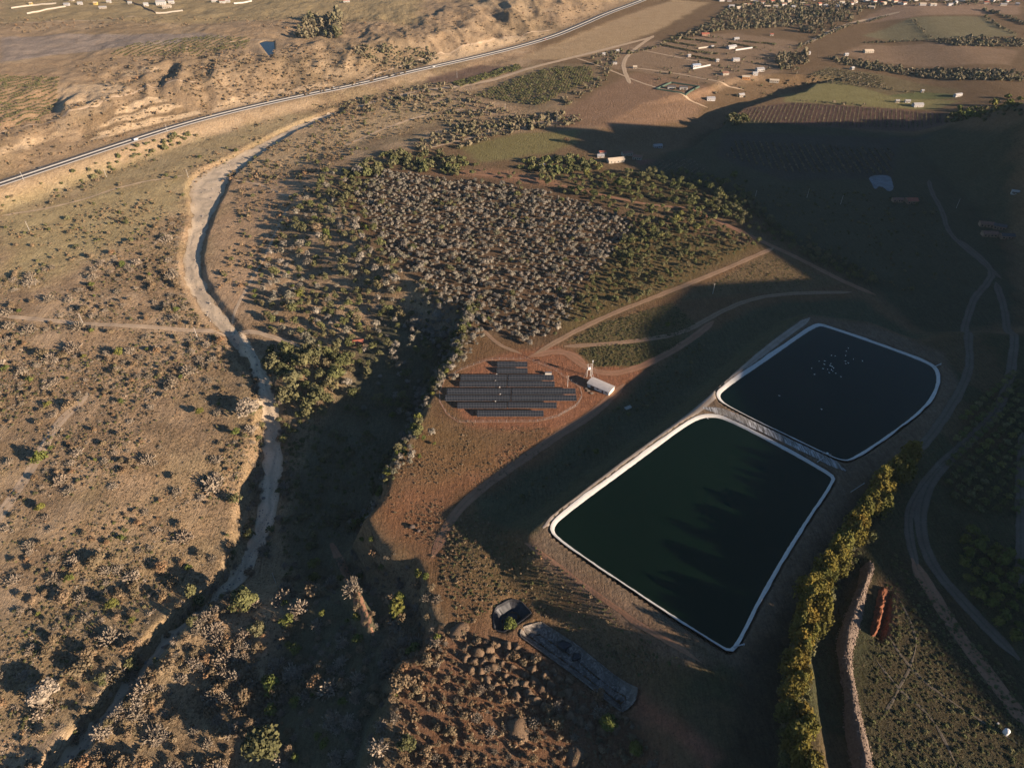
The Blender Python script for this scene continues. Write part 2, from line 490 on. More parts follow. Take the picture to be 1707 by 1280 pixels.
# ---------------------------------------------------------------- ground sheet and its soils
COL = np.zeros(GX.shape + (4,)); COL[..., :] = (0.215, 0.150, 0.088, 0.55)
def zone(pts, col, veg, feather=6.0, edge=5.0, strength=1.0, world=False, seed=0):
    P = np.array(pts) if world else HP(pts)
    x0, y0 = P.min(0) - feather * 2 - edge * 2; x1, y1 = P.max(0) + feather * 2 + edge * 2
    i0, i1 = np.searchsorted(xs, [x0, x1]); j0, j1 = np.searchsorted(ys, [y0, y1])
    if i1 <= i0 or j1 <= j0: return
    X = GX[j0:j1, i0:i1]; Y = GY[j0:j1, i0:i1]
    n = fbm(X, Y, 22, 200 + seed + len(pts), 4) * edge
    k = sstep(feather, -feather, sdist(X, Y, P) + n) * strength
    c = np.array((*col, veg))
    COL[j0:j1, i0:i1] = COL[j0:j1, i0:i1] * (1 - k[..., None]) + c * k[..., None]
def patchy(col, veg, scale, thr, seed, lim=None, strength=0.7, soft=0.12):
    f = fbm(GX, GY, scale, seed, 5, 0.55)
    k = sstep(thr - soft, thr + soft, f) * strength
    if lim is not None: k = k * lim
    c = np.array((*col, veg)); COL[:] = COL * (1 - k[..., None]) + c * k[..., None]

SAND = (0.44, 0.35, 0.235); RED = (0.31, 0.15, 0.088); OLIVE = (0.135, 0.125, 0.055); DRY = (0.26, 0.185, 0.105)
_left = sstep(20, -40, sdist(GX, GY, RIVERSIDE))
_hill = sstep(10, -14, sdist(GX, GY, HILLSIDE))
_upl = sstep(20, -5, sdist(GX, GY, UPLAND))
COL[:] = COL * (1 - _left[..., None]) + np.array((0.46, 0.335, 0.215, 0.68)) * _left[..., None]
patchy((0.33, 0.265, 0.155), 0.65, 130, 0.02, 301, _left, 0.6)
patchy((0.50, 0.38, 0.255), 0.15, 55, 0.1, 302, _left, 0.75)
patchy((0.29, 0.21, 0.135), 0.8, 26, 0.15, 306, _left, 0.6)
COL[:] = COL * (1 - _hill[..., None]) + np.array((0.38, 0.285, 0.185, 0.4)) * _hill[..., None]
patchy((0.29, 0.225, 0.14), 0.6, 120, 0.05, 303, _hill, 0.6)
patchy((0.48, 0.37, 0.245), 0.1, 70, 0.2, 304, _hill, 0.6)
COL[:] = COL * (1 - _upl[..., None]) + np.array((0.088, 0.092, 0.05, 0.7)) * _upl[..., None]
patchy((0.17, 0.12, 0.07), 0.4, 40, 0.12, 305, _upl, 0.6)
# greener flats up the river
zone([(0, 345), (120, 330), (300, 290), (330, 300), (300, 350), (200, 420), (60, 470), (0, 480)], (0.46, 0.385, 0.21), 0.4, 25, 20, 0.8)
zone([(60, 300), (300, 230), (480, 190), (520, 195), (400, 245), (310, 285), (150, 320), (0, 350)], (0.41, 0.34, 0.20), 0.4, 18, 14, 0.8)
zone([(480, 230), (700, 165), (760, 185), (620, 230), (480, 285), (400, 290), (400, 265)], (0.46, 0.36, 0.225), 0.4, 15, 15, 0.75)
zone([(400, 300), (500, 290), (520, 330), (470, 400), (430, 480), (390, 520), (350, 470), (360, 380)], (0.49, 0.35, 0.23), 0.4, 14, 10, 0.8)
zone([(0, 308), (200, 245), (420, 180), (520, 162), (540, 170), (420, 205), (250, 255), (100, 300), (0, 330)], (0.50, 0.38, 0.25), 0.2, 8, 8, 0.75)
# terrace with the solar field
TERR = [(812, 560), (900, 570), (1000, 540), (1280, 415), (1440, 480), (1290, 570), (1170, 680), (890, 890), (1000, 1000), (760, 1060), (690, 930), (620, 860), (690, 745), (745, 625)]
zone(TERR, (0.215, 0.135, 0.075), 0.5, 5, 6)
zone([(740, 655), (800, 600), (920, 575), (985, 590), (1060, 610), (1075, 620), (1030, 665), (920, 720), (780, 706)], RED, 0.06, 5, 5, 0.95)
zone([(700, 760), (860, 740), (960, 720), (870, 800), (760, 830), (720, 930), (690, 920), (640, 850)], (0.30, 0.155, 0.085), 0.22, 10, 10, 0.8)
zone([(700, 700), (830, 730), (840, 790), (700, 800)], (0.235, 0.155, 0.075), 0.5, 8, 10, 0.6)
zone([(740, 880), (800, 850), (870, 900), (960, 980), (900, 1000), (820, 990), (740, 960)], (0.185, 0.14, 0.075), 0.75, 8, 8, 0.75)
zone([(960, 585), (975, 600), (990, 612), (1060, 612), (1100, 595), (1140, 575), (1150, 560), (1000, 570)], (0.155, 0.13, 0.06), 0.85, 3, 2)
zone([(945, 570), (1010, 535), (1120, 505), (1160, 540), (1140, 560), (990, 572)], (0.185, 0.15, 0.075), 0.8, 3, 2)
zone([(1130, 500), (1170, 480), (1280, 420), (1400, 472), (1330, 488), (1230, 490)], (0.205, 0.15, 0.085), 0.6, 4, 3)
zone([(1150, 560), (1300, 500), (1440, 500), (1560, 560), (1360, 530), (1290, 570), (1170, 680), (890, 890), (800, 860), (800, 835), (940, 740), (1060, 650), (1130, 590)], (0.10, 0.115, 0.07), 0.55, 6, 6, 0.9)  # olive over the embankment's shadow: cool shade hue mixed into the grass colour
# orchard floors
ORCH = [(640, 275), (760, 290), (900, 300), (1000, 330), (1060, 365), (1270, 405), (1130, 480), (960, 555), (880, 580), (800, 545), (740, 490), (640, 430), (560, 330), (590, 285)]
zone(ORCH, (0.17, 0.115, 0.072), 0.55, 6, 6)
zone([(1060, 380), (1270, 410), (1100, 492), (950, 560), (930, 540), (1000, 440)], (0.19, 0.145, 0.07), 0.65, 8, 6)
zone([(990, 285), (1180, 285), (1250, 330), (1150, 350), (1000, 335)], (0.13, 0.10, 0.055), 0.6, 8, 6)
zone([(700, 290), (820, 280), (930, 300), (930, 312), (800, 296)], (0.32, 0.19, 0.12), 0.1, 5, 4, 0.8)
zone([(1060, 268), (1150, 262), (1180, 280), (1170, 292), (1080, 285)], (0.24, 0.125, 0.10), 0.05, 4, 2)
# meadows and plough land up the valley
zone([(760, 245), (870, 222), (960, 218), (960, 240), (900, 258), (800, 270)], (0.235, 0.215, 0.095), 0.3, 8, 8, 0.9)
zone([(915, 200), (1000, 150), (1060, 120), (1190, 150), (1150, 200), (1040, 216), (930, 216)], (0.285, 0.19, 0.125), 0.1, 10, 6)
zone([(1000, 80), (1220, 55), (1330, 70), (1300, 120), (1200, 150), (1060, 120), (990, 110)], (0.31, 0.225, 0.15), 0.15, 10, 8, 0.9)
zone([(860, 100), (1060, 20), (1120, 0), (1180, 5), (1100, 50), (1000, 90), (940, 100)], (0.48, 0.36, 0.22), 0.08, 8, 6, 0.9)
zone([(715, 130), (800, 108), (880, 112), (800, 128), (760, 140), (710, 138)], (0.2, 0.14, 0.105), 0.1, 5, 4)
zone([(760, 160), (850, 130), (930, 105), (1000, 110), (1005, 140), (900, 185), (800, 165)], (0.26, 0.20, 0.125), 0.4, 6, 5, 0.8)
zone([(1225, 205), (1245, 180), (1330, 170), (1500, 182), (1575, 188), (1575, 208), (1380, 213)], (0.17, 0.11, 0.088), 0.05, 5, 2)
zone([(1300, 160), (1370, 140), (1480, 158), (1600, 168), (1560, 183), (1400, 175), (1310, 170)], (0.27, 0.255, 0.115), 0.5, 6, 4, 0.9)
zone([(1350, 125), (1380, 112), (1470, 125), (1600, 150), (1600, 165), (1480, 158), (1370, 140)], (0.2, 0.165, 0.09), 0.5, 6, 4, 0.9)
zone([(1400, 90), (1440, 75), (1560, 72), (1700, 85), (1680, 108), (1560, 112), (1440, 100)], (0.31, 0.22, 0.145), 0.1, 6, 4, 0.9)
zone([(1440, 60), (1520, 30), (1640, 28), (1700, 60), (1600, 65), (1500, 70)], (0.24, 0.22, 0.13), 0.4, 6, 4, 0.9)
zone([(1420, 40), (1480, 10), (1700, 5), (1700, 25), (1560, 25)], (0.36, 0.255, 0.18), 0.15, 8, 6, 0.8)
zone([(1480, 160), (1530, 153), (1600, 158), (1590, 164), (1520, 166)], (0.15, 0.17, 0.075), 0.3, 4, 2, 0.9)
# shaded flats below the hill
zone([(1060, 290), (1180, 215), (1580, 212), (1700, 210), (1700, 540), (1560, 560), (1460, 490), (1300, 400), (1240, 330)], (0.075, 0.088, 0.055), 0.55, 10, 8, 0.9)  # green follows the hill shadow's outline, its cool tint put into the soil
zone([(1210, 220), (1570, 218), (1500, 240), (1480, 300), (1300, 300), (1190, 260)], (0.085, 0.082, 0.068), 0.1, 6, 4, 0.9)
# the far left plateau
zone([(0, 62), (150, 58), (330, 55), (380, 62), (240, 76), (120, 90), (0, 105)], (0.34, 0.285, 0.24), 0.05, 6, 4)
zone([(0, 0), (700, 0), (700, 40), (500, 30), (300, 40), (100, 36), (0, 40)], (0.37, 0.30, 0.17), 0.35, 20, 14, 0.85)
zone([(90, 150), (170, 140), (222, 152), (150, 180), (94, 192)], (0.62, 0.48, 0.32), 0.0, 2, 1)
zone([(140, 215), (190, 175), (260, 162), (340, 192), (240, 215), (140, 240)], (0.27, 0.20, 0.125), 0.4, 4, 3)
zone([(0, 120), (100, 125), (90, 190), (60, 205), (0, 220)], (0.42, 0.30, 0.19), 0.3, 5, 4)
for pp in ([(150, 236), (250, 209), (338, 190), (330, 184), (240, 201), (165, 222)], [(165, 214), (250, 193), (305, 178), (295, 172), (235, 184), (180, 203)], [(190, 192), (240, 178), (280, 169), (262, 162), (205, 178)]):
    zone(pp, (0.64, 0.50, 0.335), 0.0, 1.5, 1)
for pp in ([(350, 189), (470, 161), (562, 143), (545, 137), (440, 151), (365, 172)], [(720, 111), (800, 90), (880, 66), (870, 57), (760, 84), (702, 105)], [(0, 262), (60, 240), (110, 226), (100, 218), (40, 232), (0, 246)], [(205, 128), (270, 118), (262, 110), (210, 120)]):
    zone(pp, (0.60, 0.465, 0.31), 0.0, 2, 2.5, 0.9)
# red ground around the lower pits, banks of the ponds
zone([(700, 1060), (780, 1050), (870, 1060), (960, 1120), (1060, 1190), (1150, 1270), (1100, 1290), (700, 1290), (660, 1180)], (0.25, 0.14, 0.085), 0.5, 8, 8, 0.85)
zone([(1060, 1155), (1100, 1180), (1200, 1260), (1180, 1280), (1060, 1190)], (0.33, 0.155, 0.10), 0.05, 4, 3)
zone([(880, 900), (905, 905), (1060, 1010), (1190, 1105), (1120, 1100), (1000, 1020), (890, 930)], (0.25, 0.175, 0.125), 0.45, 4, 3, 0.9)
zone(PLATEAU, (0.21, 0.16, 0.115), 0.25, 3, 2, 0.95, world=True)
_pl = sdist(GX, GY, PLATEAU)
zone([(1230, 1120), (1420, 830), (1470, 790), (1450, 900), (1340, 1100), (1300, 1290), (1200, 1290)], (0.075, 0.062, 0.042), 0.4, 6, 5, 0.9)  # dark strip painted where the windbreak's shadow falls
zone([(1500, 900), (1600, 1000), (1707, 1130), (1707, 1290), (1440, 1290), (1460, 1000)], (0.085, 0.07, 0.042), 0.75, 8, 8, 0.85)  # dark grass, dimmed further to paint in the lens vignette
zone([(1470, 970), (1500, 980), (1490, 1065), (1462, 1070)], (0.23, 0.135, 0.08), 0.2, 3, 2, 0.9)
# the gully floor
zone([(600, 590), (640, 500), (780, 560), (700, 700), (640, 800), (590, 900), (640, 1000), (640, 1290), (440, 1290), (470, 1000), (480, 800), (560, 680)], (0.105, 0.115, 0.075), 0.45, 8, 8, 0.85)  # floor colour takes on some of the bluff's cool shade

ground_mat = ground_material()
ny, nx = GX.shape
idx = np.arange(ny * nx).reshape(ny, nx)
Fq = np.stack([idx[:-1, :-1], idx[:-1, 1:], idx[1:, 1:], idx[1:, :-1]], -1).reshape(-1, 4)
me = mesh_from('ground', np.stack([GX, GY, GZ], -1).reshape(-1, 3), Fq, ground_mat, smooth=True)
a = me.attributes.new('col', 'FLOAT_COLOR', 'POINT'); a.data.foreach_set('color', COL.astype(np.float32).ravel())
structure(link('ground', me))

# ---------------------------------------------------------------- ribbons: river bed, dirt tracks, highway
def resample(P, step):
    P = np.asarray(P, float)
    seg = np.linalg.norm(np.diff(P[:, :2], axis=0), axis=1); s = np.concatenate([[0], np.cumsum(seg)])
    n = max(2, int(s[-1] / step) + 1); q = np.linspace(0, s[-1], n)
    return np.stack([np.interp(q, s, P[:, k]) for k in range(P.shape[1])], -1)
def ribbon(name, P, hw, mat, lift=0.12, step=2.0, across=5, jag=0.5, seed=0, flat=False, z=None, taper=True):
    P = resample(P, step)
    T = np.gradient(P[:, :2], axis=0); T /= np.linalg.norm(T, axis=1)[:, None] + 1e-9
    N = np.stack([-T[:, 1], T[:, 0]], -1)
    w = P[:, 2] if P.shape[1] > 2 else np.full(len(P), hw)
    if taper: w = w * np.clip(np.minimum(np.arange(len(P)), np.arange(len(P))[::-1]) * step / 9.0, 0.12, 1) ** .7
    r = np.random.default_rng(seed + 5)
    jl = np.convolve(r.normal(0, jag, len(P)), np.ones(3) / 3, 'same'); jr = np.convolve(r.normal(0, jag, len(P)), np.ones(3) / 3, 'same')
    V = []
    for k in range(across):
        t = k / (across - 1) * 2 - 1
        off = w * t + (jr if t > 0 else jl) * abs(t) ** 3
        V.append(P[:, :2] + N * off[:, None])
    V = np.stack(V, 1)
    zz = ground(V[..., 0].ravel(), V[..., 1].ravel()).reshape(V.shape[:2]) if z is None else np.full(V.shape[:2], z)
    if flat: zz = np.repeat(zz[:, across // 2][:, None], across, 1)
    crown = lift * (1 - 0.35 * np.abs(np.linspace(-1, 1, across)) ** 2)
    zz = zz + crown[None, :]
    V3 = np.concatenate([V, zz[..., None]], -1).reshape(-1, 3)
    n = len(P); ii = np.arange(n * across).reshape(n, across)
    F = np.stack([ii[:-1, :-1], ii[1:, :-1], ii[1:, 1:], ii[:-1, 1:]], -1).reshape(-1, 4)
    me = mesh_from(name, V3, F, mat, smooth=True)
    u = np.tile(np.linspace(-1, 1, across), n); a = me.attributes.new('across', 'FLOAT', 'POINT'); a.data.foreach_set('value', u.astype(np.float32))
    # make sure the faces look up
    if me.polygons[len(me.polygons) // 2].normal.z < 0: me.flip_normals()
    return link(name, me)
def dirt_mat(name, c1, c2, ruts=True, c_mid=None):
    t = NT(name)
    f = t.noise(0.12, 6, 0.7); g = t.noise(0.9, 4, 0.7)
    c = t.mix(t.rng(f, 0.32, 0.68, 0, 1), c1, c2)
    c = t.mix(t.rng(g, 0.35, 0.75, 0, 0.5), c, t.mix(1.0, c, (0.62, 0.6, 0.56), 'MULTIPLY'))
    if ruts:
        u = t.new('ShaderNodeAttribute', attribute_name='across').outputs['Fac']
        au = t.math('ABSOLUTE', u)
        mid = t.math('SUBTRACT', 1.0, t.math('MULTIPLY', au, 3.5), clamp=True)
        c = t.mix(t.math('MULTIPLY', mid, t.rng(g, 0.3, 0.6, 0.2, 1.0)), c, c_mid or (0.15, 0.12, 0.07))
        ed = t.rng(t.math('ADD', au, t.math('MULTIPLY', t.math('SUBTRACT', g, 0.5), 0.9)), 0.78, 1.0, 0, 0.8)
        c = t.mix(ed, c, c_mid or (0.15, 0.12, 0.07))
    t.col(c); t.bump(g, 0.5, 0.5); t.rough(0.95); t.b.inputs['Specular IOR Level'].default_value = 0.05
    return t.m
def bed_mat():
    t = NT('river_sand')
    f = t.noise(0.09, 6, 0.7); g = t.noise(0.8, 5, 0.75); u = t.new('ShaderNodeAttribute', attribute_name='across').outputs['Fac']
    c = t.mix(t.rng(f, 0.34, 0.66, 0, 1), (0.54, 0.425, 0.295), (0.66, 0.53, 0.375))
    w = t.math('ABSOLUTE', t.math('ADD', u, t.math('MULTIPLY', t.math('SUBTRACT', t.noise(0.035, 2), 0.5), 4.0)))
    c = t.mix(t.rng(w, 0.05, 0.4, 0.7, 0), c, (0.40, 0.325, 0.235))                 # damp thread of the stream
    c = t.mix(t.rng(g, 0.45, 0.65, 0, 0.4), c, t.mix(1.0, c, (0.68, 0.64, 0.58), 'MULTIPLY'))
    ed = t.rng(t.math('ADD', t.math('ABSOLUTE', u), t.math('MULTIPLY', t.math('SUBTRACT', f, 0.5), 1.6)), 0.7, 1.0, 0, 0.9)
    c = t.mix(ed, c, (0.45, 0.34, 0.22))
    t.col(c); t.bump(g, 0.6, 0.7); t.b.inputs['Specular IOR Level'].default_value = 0.08
    return t.m
M_SANDBED = bed_mat()
M_TRACK_TAN = dirt_mat('track_tan', (0.46, 0.34, 0.225), (0.57, 0.43, 0.295), True, (0.36, 0.26, 0.165))
M_TRACK_MID = dirt_mat('track_brown', (0.29, 0.185, 0.115), (0.37, 0.245, 0.155), True, (0.21, 0.145, 0.085))
M_TRACK_RED = dirt_mat('track_red', (0.30, 0.155, 0.09), (0.38, 0.21, 0.13), True, (0.22, 0.14, 0.08))
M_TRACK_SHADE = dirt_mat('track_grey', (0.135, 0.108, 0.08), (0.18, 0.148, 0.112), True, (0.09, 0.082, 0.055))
M_CREST = dirt_mat('crest_gravel', (0.30, 0.25, 0.20), (0.40, 0.34, 0.28), True, (0.26, 0.20, 0.15))
bedp = BED_S.copy(); bedp[:, 2] += 0.5
structure(ribbon('river_bed', bedp, 0, M_SANDBED, 0.25, 3.0, 9, 1.4, 1))
def track(pts, hw, mat, step=2.5, jag=0.35, seed=0, lift=0.14, name='dirt_track', label=None):
    P = chaikin(HP(pts), 2)
    return structure(ribbon(name, P, hw, mat, lift, step, 5, jag, seed), label)
TRACKS = [
    ([(0, 526), (70, 533), (139, 540), (250, 545), (340, 552), (420, 552), (450, 560), (500, 578)], 2.5, M_TRACK_TAN),
    ([(890, 592), (935, 565), (1010, 527), (1100, 492), (1200, 453), (1290, 413)], 2.6, M_TRACK_MID),
    ([(1150, 346), (1200, 370), (1260, 398), (1330, 430), (1400, 467), (1460, 492)], 2.8, M_TRACK_RED),
    ([(940, 577), (1000, 575), (1080, 566), (1140, 555), (1200, 520), (1260, 495), (1340, 488), (1420, 487)], 2.4, M_TRACK_MID),
    ([(930, 580), (960, 600), (985, 618), (1020, 624), (1060, 615), (1110, 592), (1160, 560), (1190, 535)], 3.0, M_TRACK_RED),
    ([(975, 605), (955, 590), (925, 585), (880, 595)], 3.2, M_TRACK_RED),
    ([(1040, 640), (990, 690), (930, 725), (880, 760), (820, 800), (760, 850), (720, 930)], 3.2, M_TRACK_RED),
    ([(780, 290), (900, 300), (1000, 325), (1100, 345), (1150, 346)], 2.2, M_TRACK_RED),
    ([(800, 545), (830, 575), (870, 590)], 1.6, M_TRACK_MID),
    ([(1090, 60), (1060, 80), (1035, 105), (1050, 140)], 3.4, M_TRACK_TAN),
    ([(1180, 180), (1090, 148), (1000, 110), (960, 97)], 2.0, M_TRACK_TAN),
    ([(1050, 113), (1120, 121), (1200, 138), (1240, 150)], 2.0, M_TRACK_TAN),
    ([(1050, 80), (1110, 92), (1180, 106)], 1.8, M_TRACK_TAN),
    ([(1340, 75), (1390, 50), (1430, 35), (1500, 20)], 5.0, M_TRACK_TAN),
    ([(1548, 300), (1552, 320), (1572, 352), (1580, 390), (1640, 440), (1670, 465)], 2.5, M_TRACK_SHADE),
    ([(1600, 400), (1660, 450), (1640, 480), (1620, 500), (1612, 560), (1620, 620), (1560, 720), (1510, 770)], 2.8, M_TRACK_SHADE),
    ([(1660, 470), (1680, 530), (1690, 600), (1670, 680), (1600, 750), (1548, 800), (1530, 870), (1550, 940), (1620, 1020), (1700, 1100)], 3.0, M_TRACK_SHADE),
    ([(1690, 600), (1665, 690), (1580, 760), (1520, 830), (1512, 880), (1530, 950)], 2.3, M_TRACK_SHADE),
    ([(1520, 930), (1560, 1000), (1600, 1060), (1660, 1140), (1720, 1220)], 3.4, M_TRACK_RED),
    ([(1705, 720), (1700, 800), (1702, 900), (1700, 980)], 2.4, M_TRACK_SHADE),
    ([(875, 905), (960, 968), (1060, 1035), (1170, 1105)], 1.1, M_TRACK_RED),
    ([(552, 905), (575, 950), (600, 1010), (622, 1060)], 2.6, M_TRACK_RED),
    ([(150, 655), (100, 700), (60, 770), (20, 830), (-20, 890)], 3.6, M_TRACK_TAN),
    ([(480, 345), (450, 410), (400, 500), (385, 545)], 1.5, M_TRACK_TAN),
    ([(390, 300), (440, 308), (480, 330), (520, 330)], 1.5, M_TRACK_TAN),
    ([(310, 292), (200, 310), (120, 340), (0, 360)], 1.4, M_TRACK_TAN),
    ([(570, 245), (660, 205), (760, 180), (830, 190)], 2.0, M_TRACK_TAN),
    ([(700, 250), (780, 232), (880, 205), (940, 200)], 1.8, M_TRACK_TAN),
    ([(0, 222), (80, 205), (160, 180), (260, 145), (330, 138)], 2.0, M_TRACK_TAN),
    ([(240, 78), (340, 82), (400, 66), (440, 68)], 2.0, M_TRACK_TAN),
    ([(0, 38), (150, 36), (230, 28)], 2.6, M_TRACK_TAN),
    ([(560, 152), (640, 118), (700, 100), (780, 75), (850, 62), (920, 50)], 1.8, M_TRACK_TAN),
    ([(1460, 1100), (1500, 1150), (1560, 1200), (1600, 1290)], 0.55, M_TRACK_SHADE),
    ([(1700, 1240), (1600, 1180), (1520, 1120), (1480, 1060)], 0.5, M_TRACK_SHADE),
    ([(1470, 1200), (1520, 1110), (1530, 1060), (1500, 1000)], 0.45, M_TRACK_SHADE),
    ([(590, 180), (690, 152), (800, 140), (870, 118), (980, 90), (1090, 62)], 4.5, M_TRACK_TAN),
]
for i, (pts, hw, m) in enumerate(TRACKS):
    track(pts, hw, m, seed=i)

# ---------------------------------------------------------------- plant shapes (unit crowns, base at z = 0)
def ico(r, sub=1):
    import bmesh
    bm = bmesh.new(); bmesh.ops.create_icosphere(bm, subdivisions=sub, radius=r)
    V = np.array([v.co[:] for v in bm.verts]); F = np.array([[v.index for v in f.verts] for f in bm.faces]); bm.free()
    return V, F
ICO1 = ico(1.0, 1); ICO2 = ico(1.0, 2)
def unit(r, n):
    d = r.normal(size=(n, 3)); return d / np.linalg.norm(d, axis=1)[:, None]
def leaf_cards(P, N, size, r, aspect=1.0):
    """two-triangle leaf clumps at P, facing roughly N"""
    n = len(P)
    N = N + r.normal(0, 0.55, (n, 3)); N /= np.linalg.norm(N, axis=1)[:, None]
    A = np.cross(N, unit(r, n)); A /= np.linalg.norm(A, axis=1)[:, None] + 1e-9
    B = np.cross(N, A)
    s = size * r.uniform(0.6, 1.3, n)[:, None]
    V = np.stack([P - A * s - B * s * aspect * .6, P + A * s * .9 - B * s * aspect, P + A * s + B * s * aspect * .7, P - A * s * .8 + B * s * aspect], 1)
    # fold the card so that it is not flat
    V[:, 2] += N * s * 0.35
    b = np.arange(n)[:, None] * 4
    F = np.stack([b + [0, 1, 2], b + [0, 2, 3]], 1).reshape(-1, 3)
    return V.reshape(-1, 3), F
def join(parts):
    V = []; F = []; M = []; o = 0
    for p in parts:
        v, f = p[0], p[1]; m = p[2] if len(p) > 2 else 0
        V.append(v); F.append(np.asarray(f) + o); M.append(np.full(len(f), m)); o += len(v)
    return np.vstack(V), np.vstack(F), np.concatenate(M)
def lumpy(V, r, amp=0.25, fr=2.3):
    ph = r.uniform(0, 6, 6)
    k = 1 + amp * (np.sin(V[:, 0] * fr + ph[0]) * np.sin(V[:, 1] * fr + ph[1]) + 0.6 * np.sin(V[:, 2] * fr * 1.7 + ph[2]) * np.cos(V[:, 0] * fr * 1.6 + ph[3]))
    return V * k[:, None]
def trunk_part(h, r0, n=5, lean=(0, 0), limbs=0, r=None, spread=0.5):
    mb = MB(); mb.tube((0, 0, -0.15), (lean[0], lean[1], h), r0, r0 * 0.55, n)
    for i in range(limbs):
        a = r.uniform(0, 6.28); z = h * r.uniform(.55, 1)
        mb.tube((lean[0] * z / h, lean[1] * z / h, z), (spread * math.cos(a), spread * math.sin(a), z + r.uniform(.25, .5)), r0 * .45, r0 * .15, 4)
    return np.array(mb.v), np.array(tris(mb.f)), 1
def crown(seed, n_clump=9, leaves=26, flat=0.85, zc=0.95, leaf=0.13, core=0.45, rad=0.66, trunk=True):
    r = np.random.default_rng(seed)
    parts = []
    dirs = unit(r, n_clump); dirs[:, 2] = np.abs(dirs[:, 2]) * 1.1 - 0.35
    cen = dirs * rad * r.uniform(0.7, 1.1, (n_clump, 1)); cen[:, 2] = cen[:, 2] * flat + zc
    cr = r.uniform(0.26, 0.46, n_clump)
    cv = lumpy(ICO1[0] * core, r); cv[:, 2] = cv[:, 2] * flat + zc
    parts.append((cv, ICO1[1]))
    for c, q in zip(cen, cr):
        d = unit(r, leaves); d[:, 2] = np.where(d[:, 2] < -0.3, -d[:, 2], d[:, 2])
        P = c + d * q * r.uniform(0.75, 1.1, (leaves, 1))
        parts.append(leaf_cards(P, d, leaf, r))
    if trunk: parts.append(trunk_part(zc, 0.07, 5, (r.uniform(-.1, .1), r.uniform(-.1, .1)), 3, r))
    return join(parts)
def twiggy(seed, n=70, w=0.035, zmax=0.9, tip=True):
    """bare or silvery shrub: a burst of stems with small tufts"""
    r = np.random.default_rng(seed)
    d = unit(r, n); d[:, 2] = np.abs(d[:, 2]) * 1.0 + 0.15; d /= np.linalg.norm(d, axis=1)[:, None]
    L = r.uniform(0.6, 1.1, n)[:, None]
    B = unit(r, n) * 0.25; B[:, 2] = 0
    T = B + d * L * np.array([0.95, 0.95, zmax])
    S = np.cross(d, unit(r, n)); S /= np.linalg.norm(S, axis=1)[:, None]
    V = np.stack([B - S * w, B + S * w, T + S * w * 1.4, T - S * w * 1.4], 1).reshape(-1, 3)
    b = np.arange(n)[:, None] * 4
    F = np.stack([b + [0, 1, 2], b + [0, 2, 3]], 1).reshape(-1, 3)
    parts = [(V, F)]
    if tip:
        k = n
        P = T[:k] - d[:k] * 0.12
        parts.append(leaf_cards(P, d[:k], 0.085, r, 0.7))
    cv = lumpy(ICO1[0] * 0.5, r); cv[:, 2] = np.abs(cv[:, 2]) * 0.8
    parts.append((cv, ICO1[1]))
    return join(parts)
def tall(seed, h=3.2, tiers=9, leaves=44, wid=0.75, leaf=0.17, trunk=True):
    r = np.random.default_rng(seed); parts = []
    for i in range(tiers):
        t = (i + 0.5) / tiers; z = 0.45 + (h - 0.55) * t
        q = wid * (0.55 + 0.75 * math.sin(math.pi * min(1, 0.25 + t * 0.75))) * r.uniform(0.8, 1.15)
        for j in range(3):
            a = r.uniform(0, 6.28); c = np.array([math.cos(a) * q * 0.55, math.sin(a) * q * 0.55, z + r.uniform(-.15, .15)])
            d = unit(r, leaves // 3); P = c + d * q * r.uniform(0.35, 0.62, (len(d), 1)) * np.array([1, 1, 1.1])
            parts.append(leaf_cards(P, d + np.array([0, 0, .2]), leaf, r, 1.2))
    cv = lumpy(ICO1[0], r); cv = cv * np.array([wid * .5, wid * .5, h * 0.4]); cv[:, 2] += h * 0.52
    parts.append((cv, ICO1[1]))
    if trunk: parts.append(trunk_part(h * 0.85, 0.08, 5))
    return join(parts)
def small_crown(seed, n=52, flat=0.9, leaf=0.17):
    r = np.random.default_rng(seed)
    cv = lumpy(ICO1[0] * 0.5, r, 0.3); cv[:, 2] = cv[:, 2] * flat + 0.6
    d = unit(r, n); d[:, 2] = np.abs(d[:, 2]) - 0.15
    P = d * np.array([0.8, 0.8, 0.8 * flat]) * r.uniform(0.75, 1.15, (n, 1)) + np.array([0, 0, 0.62])
    return join([(cv, ICO1[1]), leaf_cards(P, d, leaf, r)])

# ---------------------------------------------------------------- foliage and bark colours
BARK = plain('bark', (0.13, 0.10, 0.075), 0.95, 0.3, 2.0)
M_GREY = foliage('silver_orchard_leaf', [(0.19, 0.165, 0.135), (0.25, 0.222, 0.188), (0.20, 0.182, 0.142), (0.285, 0.25, 0.215), (0.155, 0.15, 0.10)])
M_GREEN = foliage('dark_green_leaf', [(0.09, 0.10, 0.038), (0.135, 0.135, 0.06), (0.115, 0.13, 0.045), (0.17, 0.16, 0.085), (0.18, 0.175, 0.05)])
M_OLIVE = foliage('olive_leaf', [(0.105, 0.105, 0.048), (0.15, 0.14, 0.075), (0.095, 0.10, 0.042), (0.13, 0.135, 0.055), (0.17, 0.14, 0.08)])
M_LIME = foliage('lime_leaf', [(0.12, 0.135, 0.035), (0.10, 0.12, 0.035), (0.15, 0.145, 0.038)])
M_BROWN = foliage('dry_brown_leaf', [(0.23, 0.165, 0.105), (0.19, 0.15, 0.095), (0.26, 0.185, 0.12), (0.165, 0.13, 0.08), (0.27, 0.165, 0.095)])
M_TWIG = foliage('grey_twigs', [(0.30, 0.245, 0.19), (0.23, 0.19, 0.145), (0.35, 0.29, 0.23), (0.26, 0.205, 0.155)])
